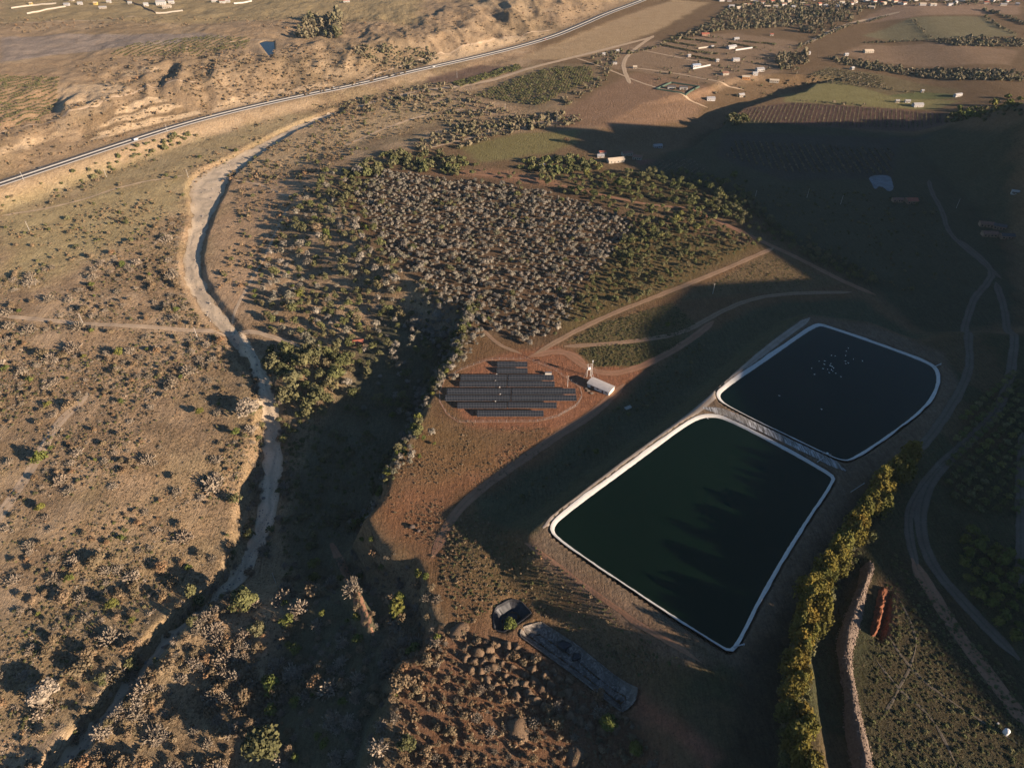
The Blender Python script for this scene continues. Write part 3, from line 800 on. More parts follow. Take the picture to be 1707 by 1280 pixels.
M_GOLD = foliage('autumn_poplar_leaf', [(0.125, 0.115, 0.026), (0.15, 0.12, 0.024), (0.10, 0.104, 0.028), (0.17, 0.12, 0.024), (0.125, 0.115, 0.028)], noise_scale=0.12)
M_FAR = foliage('valley_tree_leaf', [(0.16, 0.14, 0.085), (0.20, 0.165, 0.11), (0.13, 0.125, 0.065), (0.23, 0.185, 0.13)])

SHAPES = {
    'grey': ([crown(100 + i, 12, 26, 1.0, 1.0, 0.08, core=.5, rad=.7) for i in range(4)], M_GREY),
    'green': ([crown(120 + i, 10, 26, 0.9, 0.95, 0.095) for i in range(4)], M_GREEN),
    'olive': ([crown(140 + i, 11, 28, 0.9, 0.95, 0.09) for i in range(4)], M_OLIVE),
    'lime': ([crown(160 + i, 9, 18, 0.9, 0.9, 0.13) for i in range(3)], M_LIME),
    'brown': ([crown(180 + i, 10, 30, 0.7, 0.6, 0.08, trunk=False) for i in range(4)], M_BROWN),
    'twig': ([twiggy(200 + i, 150, 0.028) for i in range(4)], M_TWIG),
}
SMALL = {
    'grey': ([small_crown(300 + i) for i in range(3)], M_GREY),
    'green': ([small_crown(310 + i) for i in range(3)], M_GREEN),
    'olive': ([small_crown(320 + i) for i in range(3)], M_OLIVE),
    'lime': ([small_crown(325 + i) for i in range(2)], M_LIME),
    'brown': ([small_crown(330 + i, 34, 0.7, .19) for i in range(3)], M_BROWN),
    'twig': ([twiggy(340 + i, 30, 0.05) for i in range(3)], M_TWIG),
    'far': ([small_crown(350 + i, 22, 0.95, 0.27) for i in range(4)], M_FAR),
    'tall': ([tall(360 + i, 2.6, 5, 15, 0.8, 0.3, False) for i in range(3)], M_FAR),
}
MESHES = {}
for k, (lst, m) in SHAPES.items():
    MESHES[k] = [mesh_from('%s_plant' % k, v, f, [m, BARK], mi) for v, f, mi in lst]
PLANT_N = {}
def visible(x, y, z=0.0, pad=60):
    u, v, d = project(np.asarray(x), np.asarray(y), np.asarray(z))
    return (d > 0) & (u > -pad) & (u < 1707 + pad) & (v > -pad) & (v < 1280 + pad)
def mass(name, label, pts, kind, scl, cat, zoff=-0.12, squash=None):
    """many small plants that read as one mass: one mesh"""
    lst, m = SMALL[kind]
    r = np.random.default_rng(len(pts) + 3)
    n = len(pts); pick = r.integers(0, len(lst), n); ang = r.uniform(0, 6.28, n); rv = r.uniform(0, 1, n)
    z = ground(pts[:, 0], pts[:, 1])
    VV = []; FF = []; RR = []; o = 0
    for k, (v, f, _) in enumerate(lst):
        s = np.where(pick == k)[0]
        if not len(s): continue
        c, sn = np.cos(ang[s]), np.sin(ang[s])
        sc = np.asarray(scl)[s][:, None]
        hs = sc * (1.0 if squash is None else squash) * r.uniform(0.8, 1.2, (len(s), 1))
        X = (v[None, :, 0] * c[:, None] - v[None, :, 1] * sn[:, None]) * sc + pts[s, 0][:, None]
        Y = (v[None, :, 0] * sn[:, None] + v[None, :, 1] * c[:, None]) * sc + pts[s, 1][:, None]
        Z = v[None, :, 2] * hs + z[s][:, None] + zoff * sc
        VV.append(np.stack([X, Y, Z], -1).reshape(-1, 3))
        FF.append((f[None] + (np.arange(len(s)) * len(v))[:, None, None] + o).reshape(-1, 3))
        RR.append(np.repeat(rv[s], len(v))); o += len(s) * len(v)
    me = mesh_from(name, np.vstack(VV), np.vstack(FF), m, rnd=np.concatenate(RR))
    ob = link(name, me)
    tag(ob, label, cat, kind='stuff')
    return ob
def singles(name, label, cat, group, pts, kind, scl, zoff=-0.1):
    r = np.random.default_rng(len(pts) + 17)
    z = ground(pts[:, 0], pts[:, 1])
    for (x, y), zz, s in zip(pts, z, scl):
        me = MESHES[kind][r.integers(0, len(MESHES[kind]))]
        o = link(name, me, (x, y, zz + zoff * s), r.uniform(0, 6.28), (s * r.uniform(.88, 1.12), s * r.uniform(.88, 1.12), s * r.uniform(.85, 1.15)))
        tag(o, label, cat, group)
def fill(poly, n, seed, mind=0.0, world=False, thin=None):
    """n random places in a patch outlined on the photo, kept apart by mind metres"""
    P = np.array(poly) if world else HP(poly)
    r = np.random.default_rng(seed)
    lo, hi = P.min(0), P.max(0)
    out = np.zeros((0, 2)); tries = 0
    cell = {}
    res = []
    while len(res) < n and tries < 30:
        tries += 1
        q = lo + r.uniform(size=(n * 3, 2)) * (hi - lo)
        q = q[inside(q[:, 0], q[:, 1], P)]
        if thin is not None: q = q[r.uniform(size=len(q)) < thin(q)]
        for p in q:
            if mind > 0:
                i, j = int(p[0] // mind), int(p[1] // mind); ok = True
                for a in (-1, 0, 1):
                    for b in (-1, 0, 1):
                        for w in cell.get((i + a, j + b), ()):
                            if (w[0] - p[0]) ** 2 + (w[1] - p[1]) ** 2 < mind * mind: ok = False
                if not ok: continue
                cell.setdefault((i, j), []).append(p)
            res.append(p)
            if len(res) >= n: break
    return np.array(res).reshape(-1, 2)
def split(pts, scl, n=300):
    """the n that show largest, and the rest"""
    d = project(pts[:, 0], pts[:, 1], ground(pts[:, 0], pts[:, 1]))[2]
    vis = visible(pts[:, 0], pts[:, 1], ground(pts[:, 0], pts[:, 1]), -4)
    o = np.argsort(-(scl / d) * vis)
    return o[:n], o[n:]
def clear_of(pts, lines):
    keep = np.ones(len(pts), bool)
    for P, w in lines:
        keep &= pl_dist(pts[:, 0], pts[:, 1], P) > w
    return pts[keep]
def lognorm(n, seed, med, sig, lo, hi):
    return np.clip(med * np.exp(np.random.default_rng(seed).normal(0, sig, n)), lo, hi)
CLEAR = [(BED_S[:, :2], 13)] + [(chaikin(HP(t[0]), 1), t[1] + 0.8) for t in TRACKS[:10]]

# --- the silvery orchard in the middle
OR1 = [(645, 285), (760, 300), (900, 318), (1000, 348), (1060, 372), (1010, 440), (965, 485), (945, 545), (880, 578), (812, 548), (765, 505), (700, 468), (655, 430), (620, 380), (590, 320)]
P = HP(OR1)
ang = math.radians(64); e1 = np.array([math.cos(ang), math.sin(ang)]); e2 = np.array([-e1[1], e1[0]])
r = np.random.default_rng(5)
c = P.mean(0); g = np.array([c + e1 * i * 4.9 + e2 * j * 5.6 for i in range(-54, 55) for j in range(-54, 55)])
g = g + r.normal(0, 0.8, g.shape)
g = g[inside(g[:, 0], g[:, 1], P)]
g = g[r.uniform(size=len(g)) < 0.88]
g = clear_of(g, CLEAR)
s = lognorm(len(g), 6, 1.95, 0.3, 1.0, 3.9)
a, b = split(g, s)
singles('orchard_tree', 'silvery grey orchard tree in the dense rows beyond the solar panels', 'tree', 'silver orchard trees', g[a], 'grey', s[a])
mass('orchard_rows', 'far rows of silvery grey orchard trees', g[b], 'grey', s[b] * 1.05, 'orchard')

ST = [(560, 300), (700, 262), (800, 280), (930, 300), (1090, 360), (1060, 440), (985, 520), (950, 560), (870, 592), (800, 560), (740, 500), (660, 470), (600, 400)]
q = fill(ST, 230, 27, 5.0); q = q[~inside(q[:, 0], q[:, 1], HP(OR1)) | (np.random.default_rng(3).uniform(size=len(q)) < .45)]; sq = lognorm(len(q), 28, 2.6, .3, 1.3, 4.4)
singles('stray_orchard_tree', 'olive green tree mixed among the silver orchard trees', 'tree', 'green trees among the silver orchard', q, 'olive', sq)
# --- greener trees on the right and upper side of the orchard
OR2 = [(985, 290), (1090, 285), (1180, 292), (1245, 322), (1260, 352), (1200, 372), (1130, 395), (1060, 430), (1020, 435), (1050, 370), (1000, 344), (900, 305), (905, 285)]
g2 = fill(OR2, 300, 31, 5.0); g2 = clear_of(g2, CLEAR); s2 = lognorm(len(g2), 32, 3.2, 0.25, 1.8, 5.5)
singles('evergreen_tree', 'dark green round tree of the grove beside the farmhouse', 'tree', 'green grove trees', g2, 'green', s2)
OR3 = [(1065, 385), (1150, 352), (1265, 405), (1180, 450), (1100, 488), (1000, 530), (955, 552), (955, 500), (1010, 445)]
g3 = fill(OR3, 300, 33, 4.6); g3 = clear_of(g3, CLEAR); s3 = lognorm(len(g3), 34, 2.4, 0.3, 1.2, 3.9)
singles('grove_bush', 'small olive bush in the grassy grove corner by the dirt tracks', 'bush', 'olive bushes of the grassy grove', g3, 'olive', s3)
# hedge trees along the red track
OR4 = [(1160, 335), (1255, 330), (1300, 385), (1380, 425), (1450, 460), (1462, 480), (1400, 462), (1330, 425), (1270, 392), (1200, 362)]
g4 = fill(OR4, 120, 35, 5.0); s4 = lognorm(len(g4), 36, 3.0, 0.25, 1.6, 4.6)
singles('hedge_tree', 'grey green tree in the belt along the red track', 'tree', 'trees along the red track', g4, 'olive', s4)

# --- riverside wood
RW = [(545, 290), (600, 285), (598, 330), (630, 395), (660, 440), (660, 470), (650, 510), (612, 580), (575, 615), (500, 590), (450, 550), (415, 500), (440, 440), (475, 385), (515, 330)]
g5 = fill(RW, 300, 41, 6.2); g5 = clear_of(g5, CLEAR); s5 = lognorm(len(g5), 42, 3.7, 0.28, 2.0, 6.4)
k = np.random.default_rng(43).uniform(size=len(g5))
singles('riverside_tree', 'olive green tree of the dense wood right of the sandy river bed', 'tree', 'riverside wood, olive trees', g5[k < .62], 'olive', s5[k < .62])
singles('silver_riverside_tree', 'grey brown tree of the dense wood right of the sandy river bed', 'tree', 'riverside wood, grey trees', g5[(k >= .62) & (k < .92)], 'grey', s5[(k >= .62) & (k < .92)])
singles('yellow_riverside_tree', 'bright yellow green tree in the dense wood right of the river bed', 'tree', 'riverside wood, bright trees', g5[k >= .92], 'lime', s5[k >= .92] * .8)
RW2 = [(450, 590), (545, 590), (575, 620), (555, 660), (545, 695), (500, 700), (470, 665), (455, 625)]
g6 = fill(RW2, 48, 44, 7.0); s6 = lognorm(len(g6), 45, 6.2, 0.22, 3.8, 8.6)
singles('gully_tree', 'tall green tree in the clump at the mouth of the dark gully', 'tree', 'green clump in the gully mouth', g6, 'olive', s6)

WG = [(640, 440), (715, 480), (790, 520), (765, 600), (700, 690), (620, 720), (575, 690), (560, 630), (610, 570), (640, 505)]
q = fill(WG, 150, 29, 4.6); sq = lognorm(len(q), 30, 2.9, .35, 1.3, 5.2); k = np.random.default_rng(8).uniform(size=len(q))
singles('gully_bush', 'olive bush in the shaded gully between wood and solar field', 'bush', 'olive bushes of the upper gully', q[k < .6], 'olive', sq[k < .6])
singles('gully_grey_bush', 'grey bush in the shaded gully between wood and solar field', 'bush', 'grey bushes of the upper gully', q[k >= .6], 'grey', sq[k >= .6])
GF2 = [(470, 700), (600, 720), (670, 740), (640, 800), (600, 880), (470, 940), (470, 800)]
mass('gully_floor_scrub', 'low scrub on the shaded gully floor', fill(GF2, 420, 26, 0), 'olive', lognorm(420, 25, 1.1, .5, .4, 3.0), 'scrub')
# overhanging brush on both river banks
RB = resample(BED_S, 1.5); RB = RB[(RB[:, 1] < 420) & (RB[:, 1] > 100)]; r = np.random.default_rng(77)
i = r.integers(0, len(RB), 330); sd_ = r.choice([-1, 1], 330); T = np.gradient(RB[:, :2], axis=0); T /= np.linalg.norm(T, axis=1)[:, None]
q = RB[i, :2] + np.stack([-T[i, 1], T[i, 0]], -1) * (sd_ * (RB[i, 2] + np.abs(r.normal(1.5, 4.0, 330))))[:, None]; sq = lognorm(330, 78, 1.9, .45, .7, 5.0); k = r.uniform(size=330)
singles('bank_bush', 'grey twiggy bush on the lip of the river bank', 'bush', 'twiggy bushes on the river bank', q[k < .5], 'twig', sq[k < .5])
singles('bank_olive_bush', 'olive bush on the lip of the river bank', 'bush', 'olive bushes on the river bank', q[(k >= .5) & (k < .75)], 'olive', sq[(k >= .5) & (k < .75)])
singles('bank_brown_bush', 'brown bush on the lip of the river bank', 'bush', 'brown bushes on the river bank', q[k >= .75], 'brown', sq[k >= .75])
# --- bushes along the terrace edge
ED = chaikin(HP([(790, 505), (772, 560), (742, 622), (702, 690), (686, 745), (645, 805), (605, 870)]), 2)
EDr = resample(ED, 1.0); r = np.random.default_rng(46)
q = EDr[r.integers(0, len(EDr), 330)] + r.normal(0, 1, (330, 2)) * np.array([6, 4]) + np.array([-2.5, 0])
s7 = lognorm(len(q), 47, 2.2, 0.38, 1.0, 4.8)
k = r.uniform(size=len(q))
singles('terrace_bush', 'pale grey bush on the terrace edge above the gully', 'bush', 'pale bushes on the terrace edge', q[k < .55], 'grey', s7[k < .55])
singles('terrace_green_bush', 'green bush on the terrace edge above the gully', 'bush', 'green bushes on the terrace edge', q[k >= .8], 'lime', s7[k >= .8])
singles('terrace_olive_bush', 'dull olive bush on the terrace edge above the gully', 'bush', 'olive bushes on the terrace edge', q[(k >= .55) & (k < .8)], 'olive', s7[(k >= .55) & (k < .8)])
GW = [(690, 465), (790, 508), (812, 556), (770, 610), (725, 600), (680, 540)]
q = fill(GW, 130, 48, 3.4); s8 = lognorm(len(q), 49, 2.0, 0.35, 1.0, 3.6)
singles('gully_shrub', 'grey shrub scattered on the shaded gully slope', 'shrub', 'shrubs of the shaded gully', q, 'grey', s8)

# --- scrub on the left plain
def scrub_thin(q):
    f = fbm(q[:, 0], q[:, 1], 45, 77, 3)
    return np.clip(0.42 + 1.5 * f, 0.04, 1)
LP = [(-40, 470), (120, 440), (260, 400), (310, 330), (318, 430), (340, 520), (400, 575), (430, 640), (440, 700), (410, 790), (388, 850), (380, 910), (352, 970), (280, 1050), (200, 1150), (70, 1300), (-40, 1300)]
LOW = [(-40, 760), (120, 700), (300, 640), (430, 640), (410, 790), (385, 900), (352, 970), (280, 1050), (200, 1150), (70, 1300), (-40, 1300)]
big = fill(LP, 580, 51, 5.0, thin=scrub_thin); big = clear_of(big, [(BED_S[:, :2], 12)] + CLEAR[1:2]); sb = lognorm(len(big), 52, 2.3, 0.45, 0.9, 6.0)
k = np.random.default_rng(53).uniform(size=len(big))
singles('twiggy_shrub', 'bare grey twiggy shrub on the dry plain left of the river', 'shrub', 'grey twiggy shrubs of the left plain', big[k < .5], 'twig', sb[k < .5] * 1.2)
singles('brown_shrub', 'dry brown shrub on the dry plain left of the river', 'shrub', 'brown shrubs of the left plain', big[(k >= .5) & (k < .92)], 'brown', sb[(k >= .5) & (k < .92)])
singles('green_shrub', 'yellow green shrub on the dry plain left of the river', 'shrub', 'green shrubs of the left plain', big[k >= .92], 'lime', sb[k >= .92] * .9)
for kind, n, med, nm, lab in (('brown', 5600, 0.55, 'brown_scrub', 'low dry brown scrub covering the left plain'), ('twig', 3000, 0.85, 'grey_scrub', 'low grey twiggy scrub covering the left plain'), ('olive', 3400, 0.6, 'olive_scrub', 'low olive scrub covering the left plain')):
    q = fill(LP, n, 60 + n, 0, thin=scrub_thin); q = clear_of(q, [(BED_S[:, :2], 12)] + CLEAR[1:2])
    mass(nm, lab, q, kind, lognorm(len(q), n, med, 0.4, 0.35, 2.4), 'scrub', squash=0.8)
# upper plain: sparse dark specks of shrub
UP = [(-30, 330), (150, 300), (300, 240), (520, 175), (700, 150), (760, 190), (640, 235), (540, 285), (480, 380), (420, 470), (390, 520), (360, 480), (390, 350), (400, 300), (330, 300), (300, 340), (250, 400), (100, 440), (-30, 470)]
q = fill(UP, 2400, 71, 0, thin=scrub_thin); q = clear_of(q, [(BED_S[:, :2], 12)])
mass('upper_plain_scrub', 'sparse dark shrubs dotting the upper river plain', q, 'brown', lognorm(len(q), 72, 1.1, 0.45, 0.5, 3.2), 'scrub')
q = fill(UP, 420, 73, 0, thin=scrub_thin); q = clear_of(q, [(BED_S[:, :2], 12)])
mass('upper_plain_bushes', 'sparse olive bushes dotting the upper river plain', q, 'olive', lognorm(len(q), 74, 1.5, 0.4, 0.7, 3.4), 'scrub')
# --- thicker brush along the stream at the bottom left
BR = [(425, 1000), (455, 1060), (440, 1120), (460, 1200), (420, 1290), (110, 1290), (215, 1165), (290, 1085), (360, 1015)]
def br_thin(q):
    return np.clip(0.45 + 1.6 * fbm(q[:, 0], q[:, 1], 20, 78, 3), 0.03, 1)
q = fill(BR, 150, 81, 3.4, thin=br_thin); q = clear_of(q, [(BED_S[:, :2], 9)]); s9 = lognorm(len(q), 82, 2.6, 0.35, 1.3, 5.2); k = np.random.default_rng(83).uniform(size=len(q))
singles('streamside_brush', 'rusty brown brush on the bank right of the dark stream', 'shrub', 'rusty brush beside the stream', q[k < .45], 'brown', s9[k < .45])
singles('streamside_twigs', 'pale bare brush on the bank right of the dark stream', 'shrub', 'pale bare brush beside the stream', q[k >= .45], 'twig', s9[k >= .45] * 1.15)
q = fill(BR, 520, 84, 0, thin=br_thin); q = clear_of(q, [(BED_S[:, :2], 9)])
mass('bank_scrub', 'low brown scrub on the bank right of the dark stream', q, 'brown', lognorm(len(q), 85, 1.1, 0.4, 0.5, 2.4), 'scrub')
# --- scattered shrubs on the shaded gully floor
GF = [(470, 940), (600, 900), (700, 950), (760, 1050), (700, 1100), (660, 1180), (650, 1290), (450, 1290), (455, 1080)]
q = fill(GF, 240, 86, 3.6); s10 = lognorm(len(q), 87, 2.5, 0.45, 1.0, 5.6); k = np.random.default_rng(88).uniform(size=len(q))
singles('floor_shrub', 'grey shrub on the dark floor of the lower gully', 'shrub', 'grey shrubs of the lower gully', q[k < .6], 'twig', s10[k < .6])
singles('floor_bush', 'brown bush on the dark floor of the lower gully', 'shrub', 'brown bushes of the lower gully', q[(k >= .6) & (k < .85)], 'brown', s10[(k >= .6) & (k < .85)])
singles('floor_green_bush', 'green bush on the dark floor of the lower gully', 'shrub', 'green bushes of the lower gully', q[k >= .85], 'lime', s10[k >= .85])
# brush around the mounds
MF = [(650, 1090), (740, 1050), (840, 1070), (960, 1130), (1060, 1200), (1120, 1290), (660, 1290)]
q = fill(MF, 170, 89, 3.4); s11 = lognorm(len(q), 90, 1.7, 0.4, 0.8, 4.2); k = np.random.default_rng(91).uniform(size=len(q))
singles('mound_brush', 'dry brown brush among the dumped soil mounds', 'shrub', 'brown brush among the mounds', q[k < .62], 'brown', s11[k < .62])
singles('mound_twigs', 'bare grey brush among the dumped soil mounds', 'shrub', 'grey brush among the mounds', q[k >= .62], 'twig', s11[k >= .62])
q = fill(MF, 1100, 92, 0)
mass('mound_scrub', 'low brown scrub between the dumped soil mounds', q, 'brown', lognorm(len(q), 93, 0.65, 0.45, 0.3, 1.8), 'scrub')
# dry weeds on the terrace and the pond banks
TW = [(742, 880), (800, 850), (880, 905), (1000, 1000), (1150, 1110), (1080, 1130), (960, 1060), (850, 990), (770, 1050), (730, 960)]
q = fill(TW, 1500, 94, 0)
mass('terrace_weeds', 'dry weeds on the bank below the larger pond', q[::2], 'brown', lognorm(len(q), 95, 0.5, 0.45, 0.2, 1.4)[::2], 'scrub', squash=0.7)
mass('terrace_grass', 'low olive weeds on the bank below the larger pond', q[1::2], 'olive', lognorm(len(q), 96, 0.5, 0.4, 0.25, 1.2)[1::2], 'scrub', squash=0.6)
q = np.vstack([fill([(945, 572), (1000, 540), (1120, 505), (1160, 540), (1140, 560), (990, 572)], 1300, 96, 0), fill([(965, 588), (1000, 612), (1060, 610), (1140, 572), (1000, 575)], 900, 97, 0), fill([(1135, 500), (1280, 425), (1390, 470), (1240, 488)], 500, 98, 0)])
mass('field_weeds', 'low olive weeds on the small fields behind the shed', q, 'olive', lognorm(len(q), 99, 0.5, 0.35, 0.25, 1.1), 'scrub', squash=0.7)
q = fill([(1490, 920), (1600, 1030), (1707, 1150), (1707, 1290), (1440, 1290), (1450, 1080)], 2400, 101, 0)
mass('pasture_weeds', 'short olive grass tufts on the dark lower right field', q, 'olive', lognorm(len(q), 102, 0.45, 0.5, 0.2, 1.5), 'scrub', squash=0.55)

q = fill([(690, 745), (760, 700), (900, 715), (1000, 690), (900, 780), (800, 850), (720, 930), (650, 860), (620, 850)], 1900, 104, 0, thin=lambda q: np.clip(.35 + 1.5 * fbm(q[:, 0], q[:, 1], 16, 15, 3), .03, 1))
mass('bare_ground_weeds', 'tiny dry weeds on the bare red ground below the solar panels', q, 'brown', lognorm(len(q), 105, 0.33, 0.45, 0.15, 1.0), 'scrub', squash=0.7)
q = fill([(1180, 560), (1150, 640), (1040, 700), (860, 850), (830, 850), (960, 740), (1110, 600)], 260, 106, 0)
mass('shaded_strip_weeds', 'scattered pale weeds on the shaded strip beside the ponds', q, 'olive', lognorm(len(q), 107, 0.6, 0.5, 0.2, 2.0), 'scrub')
q = fill([(1100, 300), (1300, 400), (1480, 490), (1600, 480), (1560, 330), (1240, 300)], 500, 108, 0)
mass('shaded_flat_scrub', 'scattered scrub on the shaded flat below the hill', q, 'olive', lognorm(len(q), 109, 1.0, 0.5, 0.4, 3.0), 'scrub')
# --- big single bushes that stand out
def big_tree(name, label, px, py, rad, kind, group=None, hsc=1.0, seed=0):
    p = H1(px, py); z = gz(*p)
    e = empty(name, (p[0], p[1], z), np.random.default_rng(seed + int(px)).uniform(0, 6.28))
    m = SHAPES[kind][1]
    v, f, mi = crown(900 + seed, 16, 60, 0.9, 0.95, 0.085, 0.6, trunk=False)
    me = mesh_from('crown', v * np.array([rad, rad, rad * hsc]), f, m); link('crown', me, parent=e)
    r = np.random.default_rng(seed); tv, tf, _ = trunk_part(0.9, 0.06, 6, (0.03, 0.02), 5, r, 0.55)
    link('trunk', mesh_from('trunk', tv * rad, tf, BARK), parent=e)
    tag(e, label, 'tree' if rad > 3 else 'bush', group)
    return e
BIG = [
    ('broad_tree', 'broad green tree standing alone in the shade beside the stream bend', 412, 1012, 7.6, 'olive'),
    ('broad_tree', 'broad yellow green tree on the gully floor at the bottom edge', 444, 1252, 9.0, 'olive'),
    ('green_tree', 'green tree on the gully floor above the broad yellow green one', 455, 1150, 5.5, 'lime'),
    ('green_tree', 'two lobed green tree right of the stream bend, in shade', 432, 1055, 5.0, 'olive'),
    ('lime_bush', 'bright green bush beside the small dark lined pit', 850, 1046, 3.6, 'lime'),
    ('lime_bush', 'bright green round bush at the lower end of the long lined pit', 1012, 1212, 4.2, 'lime'),
    ('lime_bush', 'bright green bush near the bottom edge, right of the mounds', 1058, 1252, 3.2, 'lime'),
    ('lone_bush', 'small bright green bush alone in the shaded strip beside the large pond', 993, 757, 2.4, 'lime'),
    ('green_tree', 'green tree at the bottom edge left of the mound field', 680, 1248, 4.6, 'olive'),
    ('lime_bush', 'bright green bush on the slope below the bare red ground', 668, 1000, 3.2, 'lime'),
    ('lime_bush', 'bright green bush above the gully beside the terrace lip', 655, 697, 3.0, 'lime'),
    ('dome_tree', 'large pale dome shaped bush with a dark shadow on the lower left plain', 80, 1165, 7.5, 'twigdense'),
    ('lime_bush', 'yellow green bush beside the lit cliff of the stream', 190, 1012, 3.6, 'lime'),
    ('lime_bush', 'bright green bush on the river bank in the middle left', 335, 690, 3.2, 'lime'),
    ('lime_bush', 'bright green bush on the river bank just above the shaded bed', 395, 725, 3.4, 'lime'),
    ('lime_bush', 'yellow bush near the left edge of the plain', 70, 850, 3.0, 'lime'),
    ('grey_brush', 'large pale feathery bush at the lip of the river bank', 415, 690, 8.5, 'twigdense'),
    ('golden_tree', 'tall yellow green tree towering over the grove below the farmhouse', 1032, 312, 6.0, 'lime'),
    ('golden_tree', 'tall pointed green tree at the corner of the grove next to the shaded field', 1222, 298, 5.0, 'lime'),
    ('rust_tree', 'rust brown tree in the wood right of the river bed', 528, 385, 6.0, 'brown'),
    ('round_bush', 'lone round bush with a long shadow on the small triangular field', 1113, 545, 2.4, 'lime'),
    ('red_flower_tree', 'reddish round tree on the meadow before the shaded plain', 945, 238, 5.0, 'brown'),
]
SHAPES['twigdense'] = (None, M_TWIG)
for i, (nm, lb, x, y, rad, kd) in enumerate(BIG):
    big_tree(nm, lb, x, y, rad, kd, seed=i, hsc=0.75 if kd in ('brown', 'twigdense') else 1.0)

# --- row of autumn poplars between the ponds and the rubble bank
ROWC = [(1522, 752), (1500, 775), (1470, 815), (1440, 860), (1415, 905), (1385, 945), (1365, 985), (1350, 1030), (1335, 1075), (1325, 1120), (1328, 1165), (1330, 1210), (1338, 1255), (1352, 1300), (1368, 1350), (1388, 1400)]
RC = chaikin(PW(ROWC, 24.0), 2)
RCr = resample(RC, 3.6)
pop_v = [tall(700 + i, 3.0, 12, 90, 0.72, 0.075, False) for i in range(4)]
POP = [mesh_from('poplar_crown', v, f, M_GOLD) for v, f, _ in pop_v]
tv, tf, _ = trunk_part(2.4, 0.06, 6)
POPT = mesh_from('poplar_trunk', tv, tf, BARK)
r = np.random.default_rng(9)
for i, p in enumerate(RCr):
    for side in (0, 1):
        q = p + r.normal(0, 1.6, 2) + np.array([side * 3.4 - 1.7, 0.0])
        s = r.uniform(4.8, 7.6) * (1.0 if i > 4 else 0.86 + 0.03 * i)
        e = empty('poplar_tree', (q[0], q[1], gz(*q) - 0.3), r.uniform(0, 6.28))
        e.scale = (s * r.uniform(.5, .82),) * 2 + (s * r.uniform(.66, .88),)
        tag(e, 'golden green tall tree in the long windbreak right of the ponds', 'tree', 'windbreak of golden trees')
        link('crown', POP[r.integers(0, 4)], parent=e); link('trunk', POPT, parent=e)

q = fill([(1440, 870), (1400, 930), (1355, 1000), (1320, 1080), (1300, 1180), (1300, 1290), (1330, 1290), (1345, 1100), (1390, 990), (1450, 900)], 120, 112, 3.0)
singles('windbreak_bush', 'dull olive bush in the dark foot of the golden windbreak', 'bush', 'bushes under the windbreak', q, 'olive', lognorm(len(q), 113, 2.4, .3, 1.2, 4))
# --- avocado rows at the right edge
AV = HP([(1585, 880), (1610, 870), (1707, 940), (1707, 1100), (1670, 1070), (1610, 990)])
g = np.array([AV.mean(0) + np.array([.62, -.78]) * i * 6.5 + np.array([.78, .62]) * j * 7.5 for i in range(-25, 26) for j in range(-25, 26)])
g = g[inside(g[:, 0], g[:, 1], AV)] + r.normal(0, .5, (1, 2))
singles('avocado_tree', 'small round green tree of the planted rows at the right edge', 'tree', 'planted rows at the right edge', g, 'lime', lognorm(len(g), 12, 3.3, .15, 2.2, 4.4))
# darker rows further up the slope in the shade
AV2 = HP([(1600, 700), (1690, 620), (1707, 640), (1707, 860), (1610, 850), (1565, 810)])
g = np.array([AV2.mean(0) + np.array([.62, -.78]) * i * 6.5 + np.array([.78, .62]) * j * 7.5 for i in range(-25, 26) for j in range(-25, 26)])
g = g[inside(g[:, 0], g[:, 1], AV2)]
mass('shaded_orchard', 'planted rows of small trees on the shaded slope at the right edge', g, 'green', np.full(len(g), 2.8), 'orchard')

# --- trees up the valley
def belt(name, label, poly, n, kind, med, seed, sig=.3, mind=0, cat='trees'):
    q = fill(poly, n, seed, mind)
    return mass(name, label, q, kind, lognorm(len(q), seed, med, sig, med * .45, med * 2.2), cat)
SMESH = {k: [mesh_from('%s_far_tree' % k, v, f, m) for v, f, _ in lst] for k, (lst, m) in SMALL.items()}
def trees(name, label, poly, n, kind, med, seed, sig=.3, group=None, cat='tree'):
    q = fill(poly, n, seed, med * .9); s = lognorm(len(q), seed, med, sig, med * .45, med * 2.0); r = np.random.default_rng(seed)
    for (x, y), sc in zip(q, s):
        tag(link(name, SMESH[kind][r.integers(0, len(SMESH[kind]))], (x, y, gz(x, y) - .15 * sc), r.uniform(0, 6.28), (sc, sc, sc * r.uniform(.9, 1.25))), label, cat, group or label)
belt('river_thicket', 'grey green thicket along the river between highway and orchard', [(560, 180), (640, 150), (740, 135), (800, 165), (880, 195), (930, 190), (880, 215), (760, 215), (700, 190), (620, 190)], 420, 'far', 2.22, 401)
belt('valley_thicket', 'brown grey thicket on the meadow edge above the orchard', [(690, 240), (780, 205), (900, 190), (980, 195), (960, 208), (860, 222), (760, 250), (700, 256)], 300, 'far', 2.52, 402)
trees('edge_tree', 'olive tree along the upper edge of the silver orchard', [(570, 290), (640, 255), (740, 258), (800, 275), (760, 290), (640, 285), (600, 320)], 130, 'olive', 3.6, 403)
trees('hedge_tree', 'dark green tree in the belt before the farmhouse', [(850, 275), (930, 262), (1000, 270), (1010, 282), (930, 292), (880, 288)], 60, 'green', 3.8, 404)
belt('far_river_wood', 'grey woodland along the far river', [(1030, 95), (1100, 75), (1180, 40), (1220, 10), (1330, 0), (1390, 20), (1320, 45), (1200, 52), (1130, 68), (1080, 85)], 1300, 'far', 2.6, 405)
trees('town_tree', 'tall dark tree below the distant town', [(1330, 20), (1400, 10), (1440, 15), (1420, 38), (1360, 60), (1330, 55)], 170, 'tall', 2.52, 406)
belt('far_top_trees', 'trees between the houses along the far top edge', [(1190, 0), (1700, -5), (1700, 6), (1560, 12), (1300, 12)], 260, 'far', 2.66, 407)
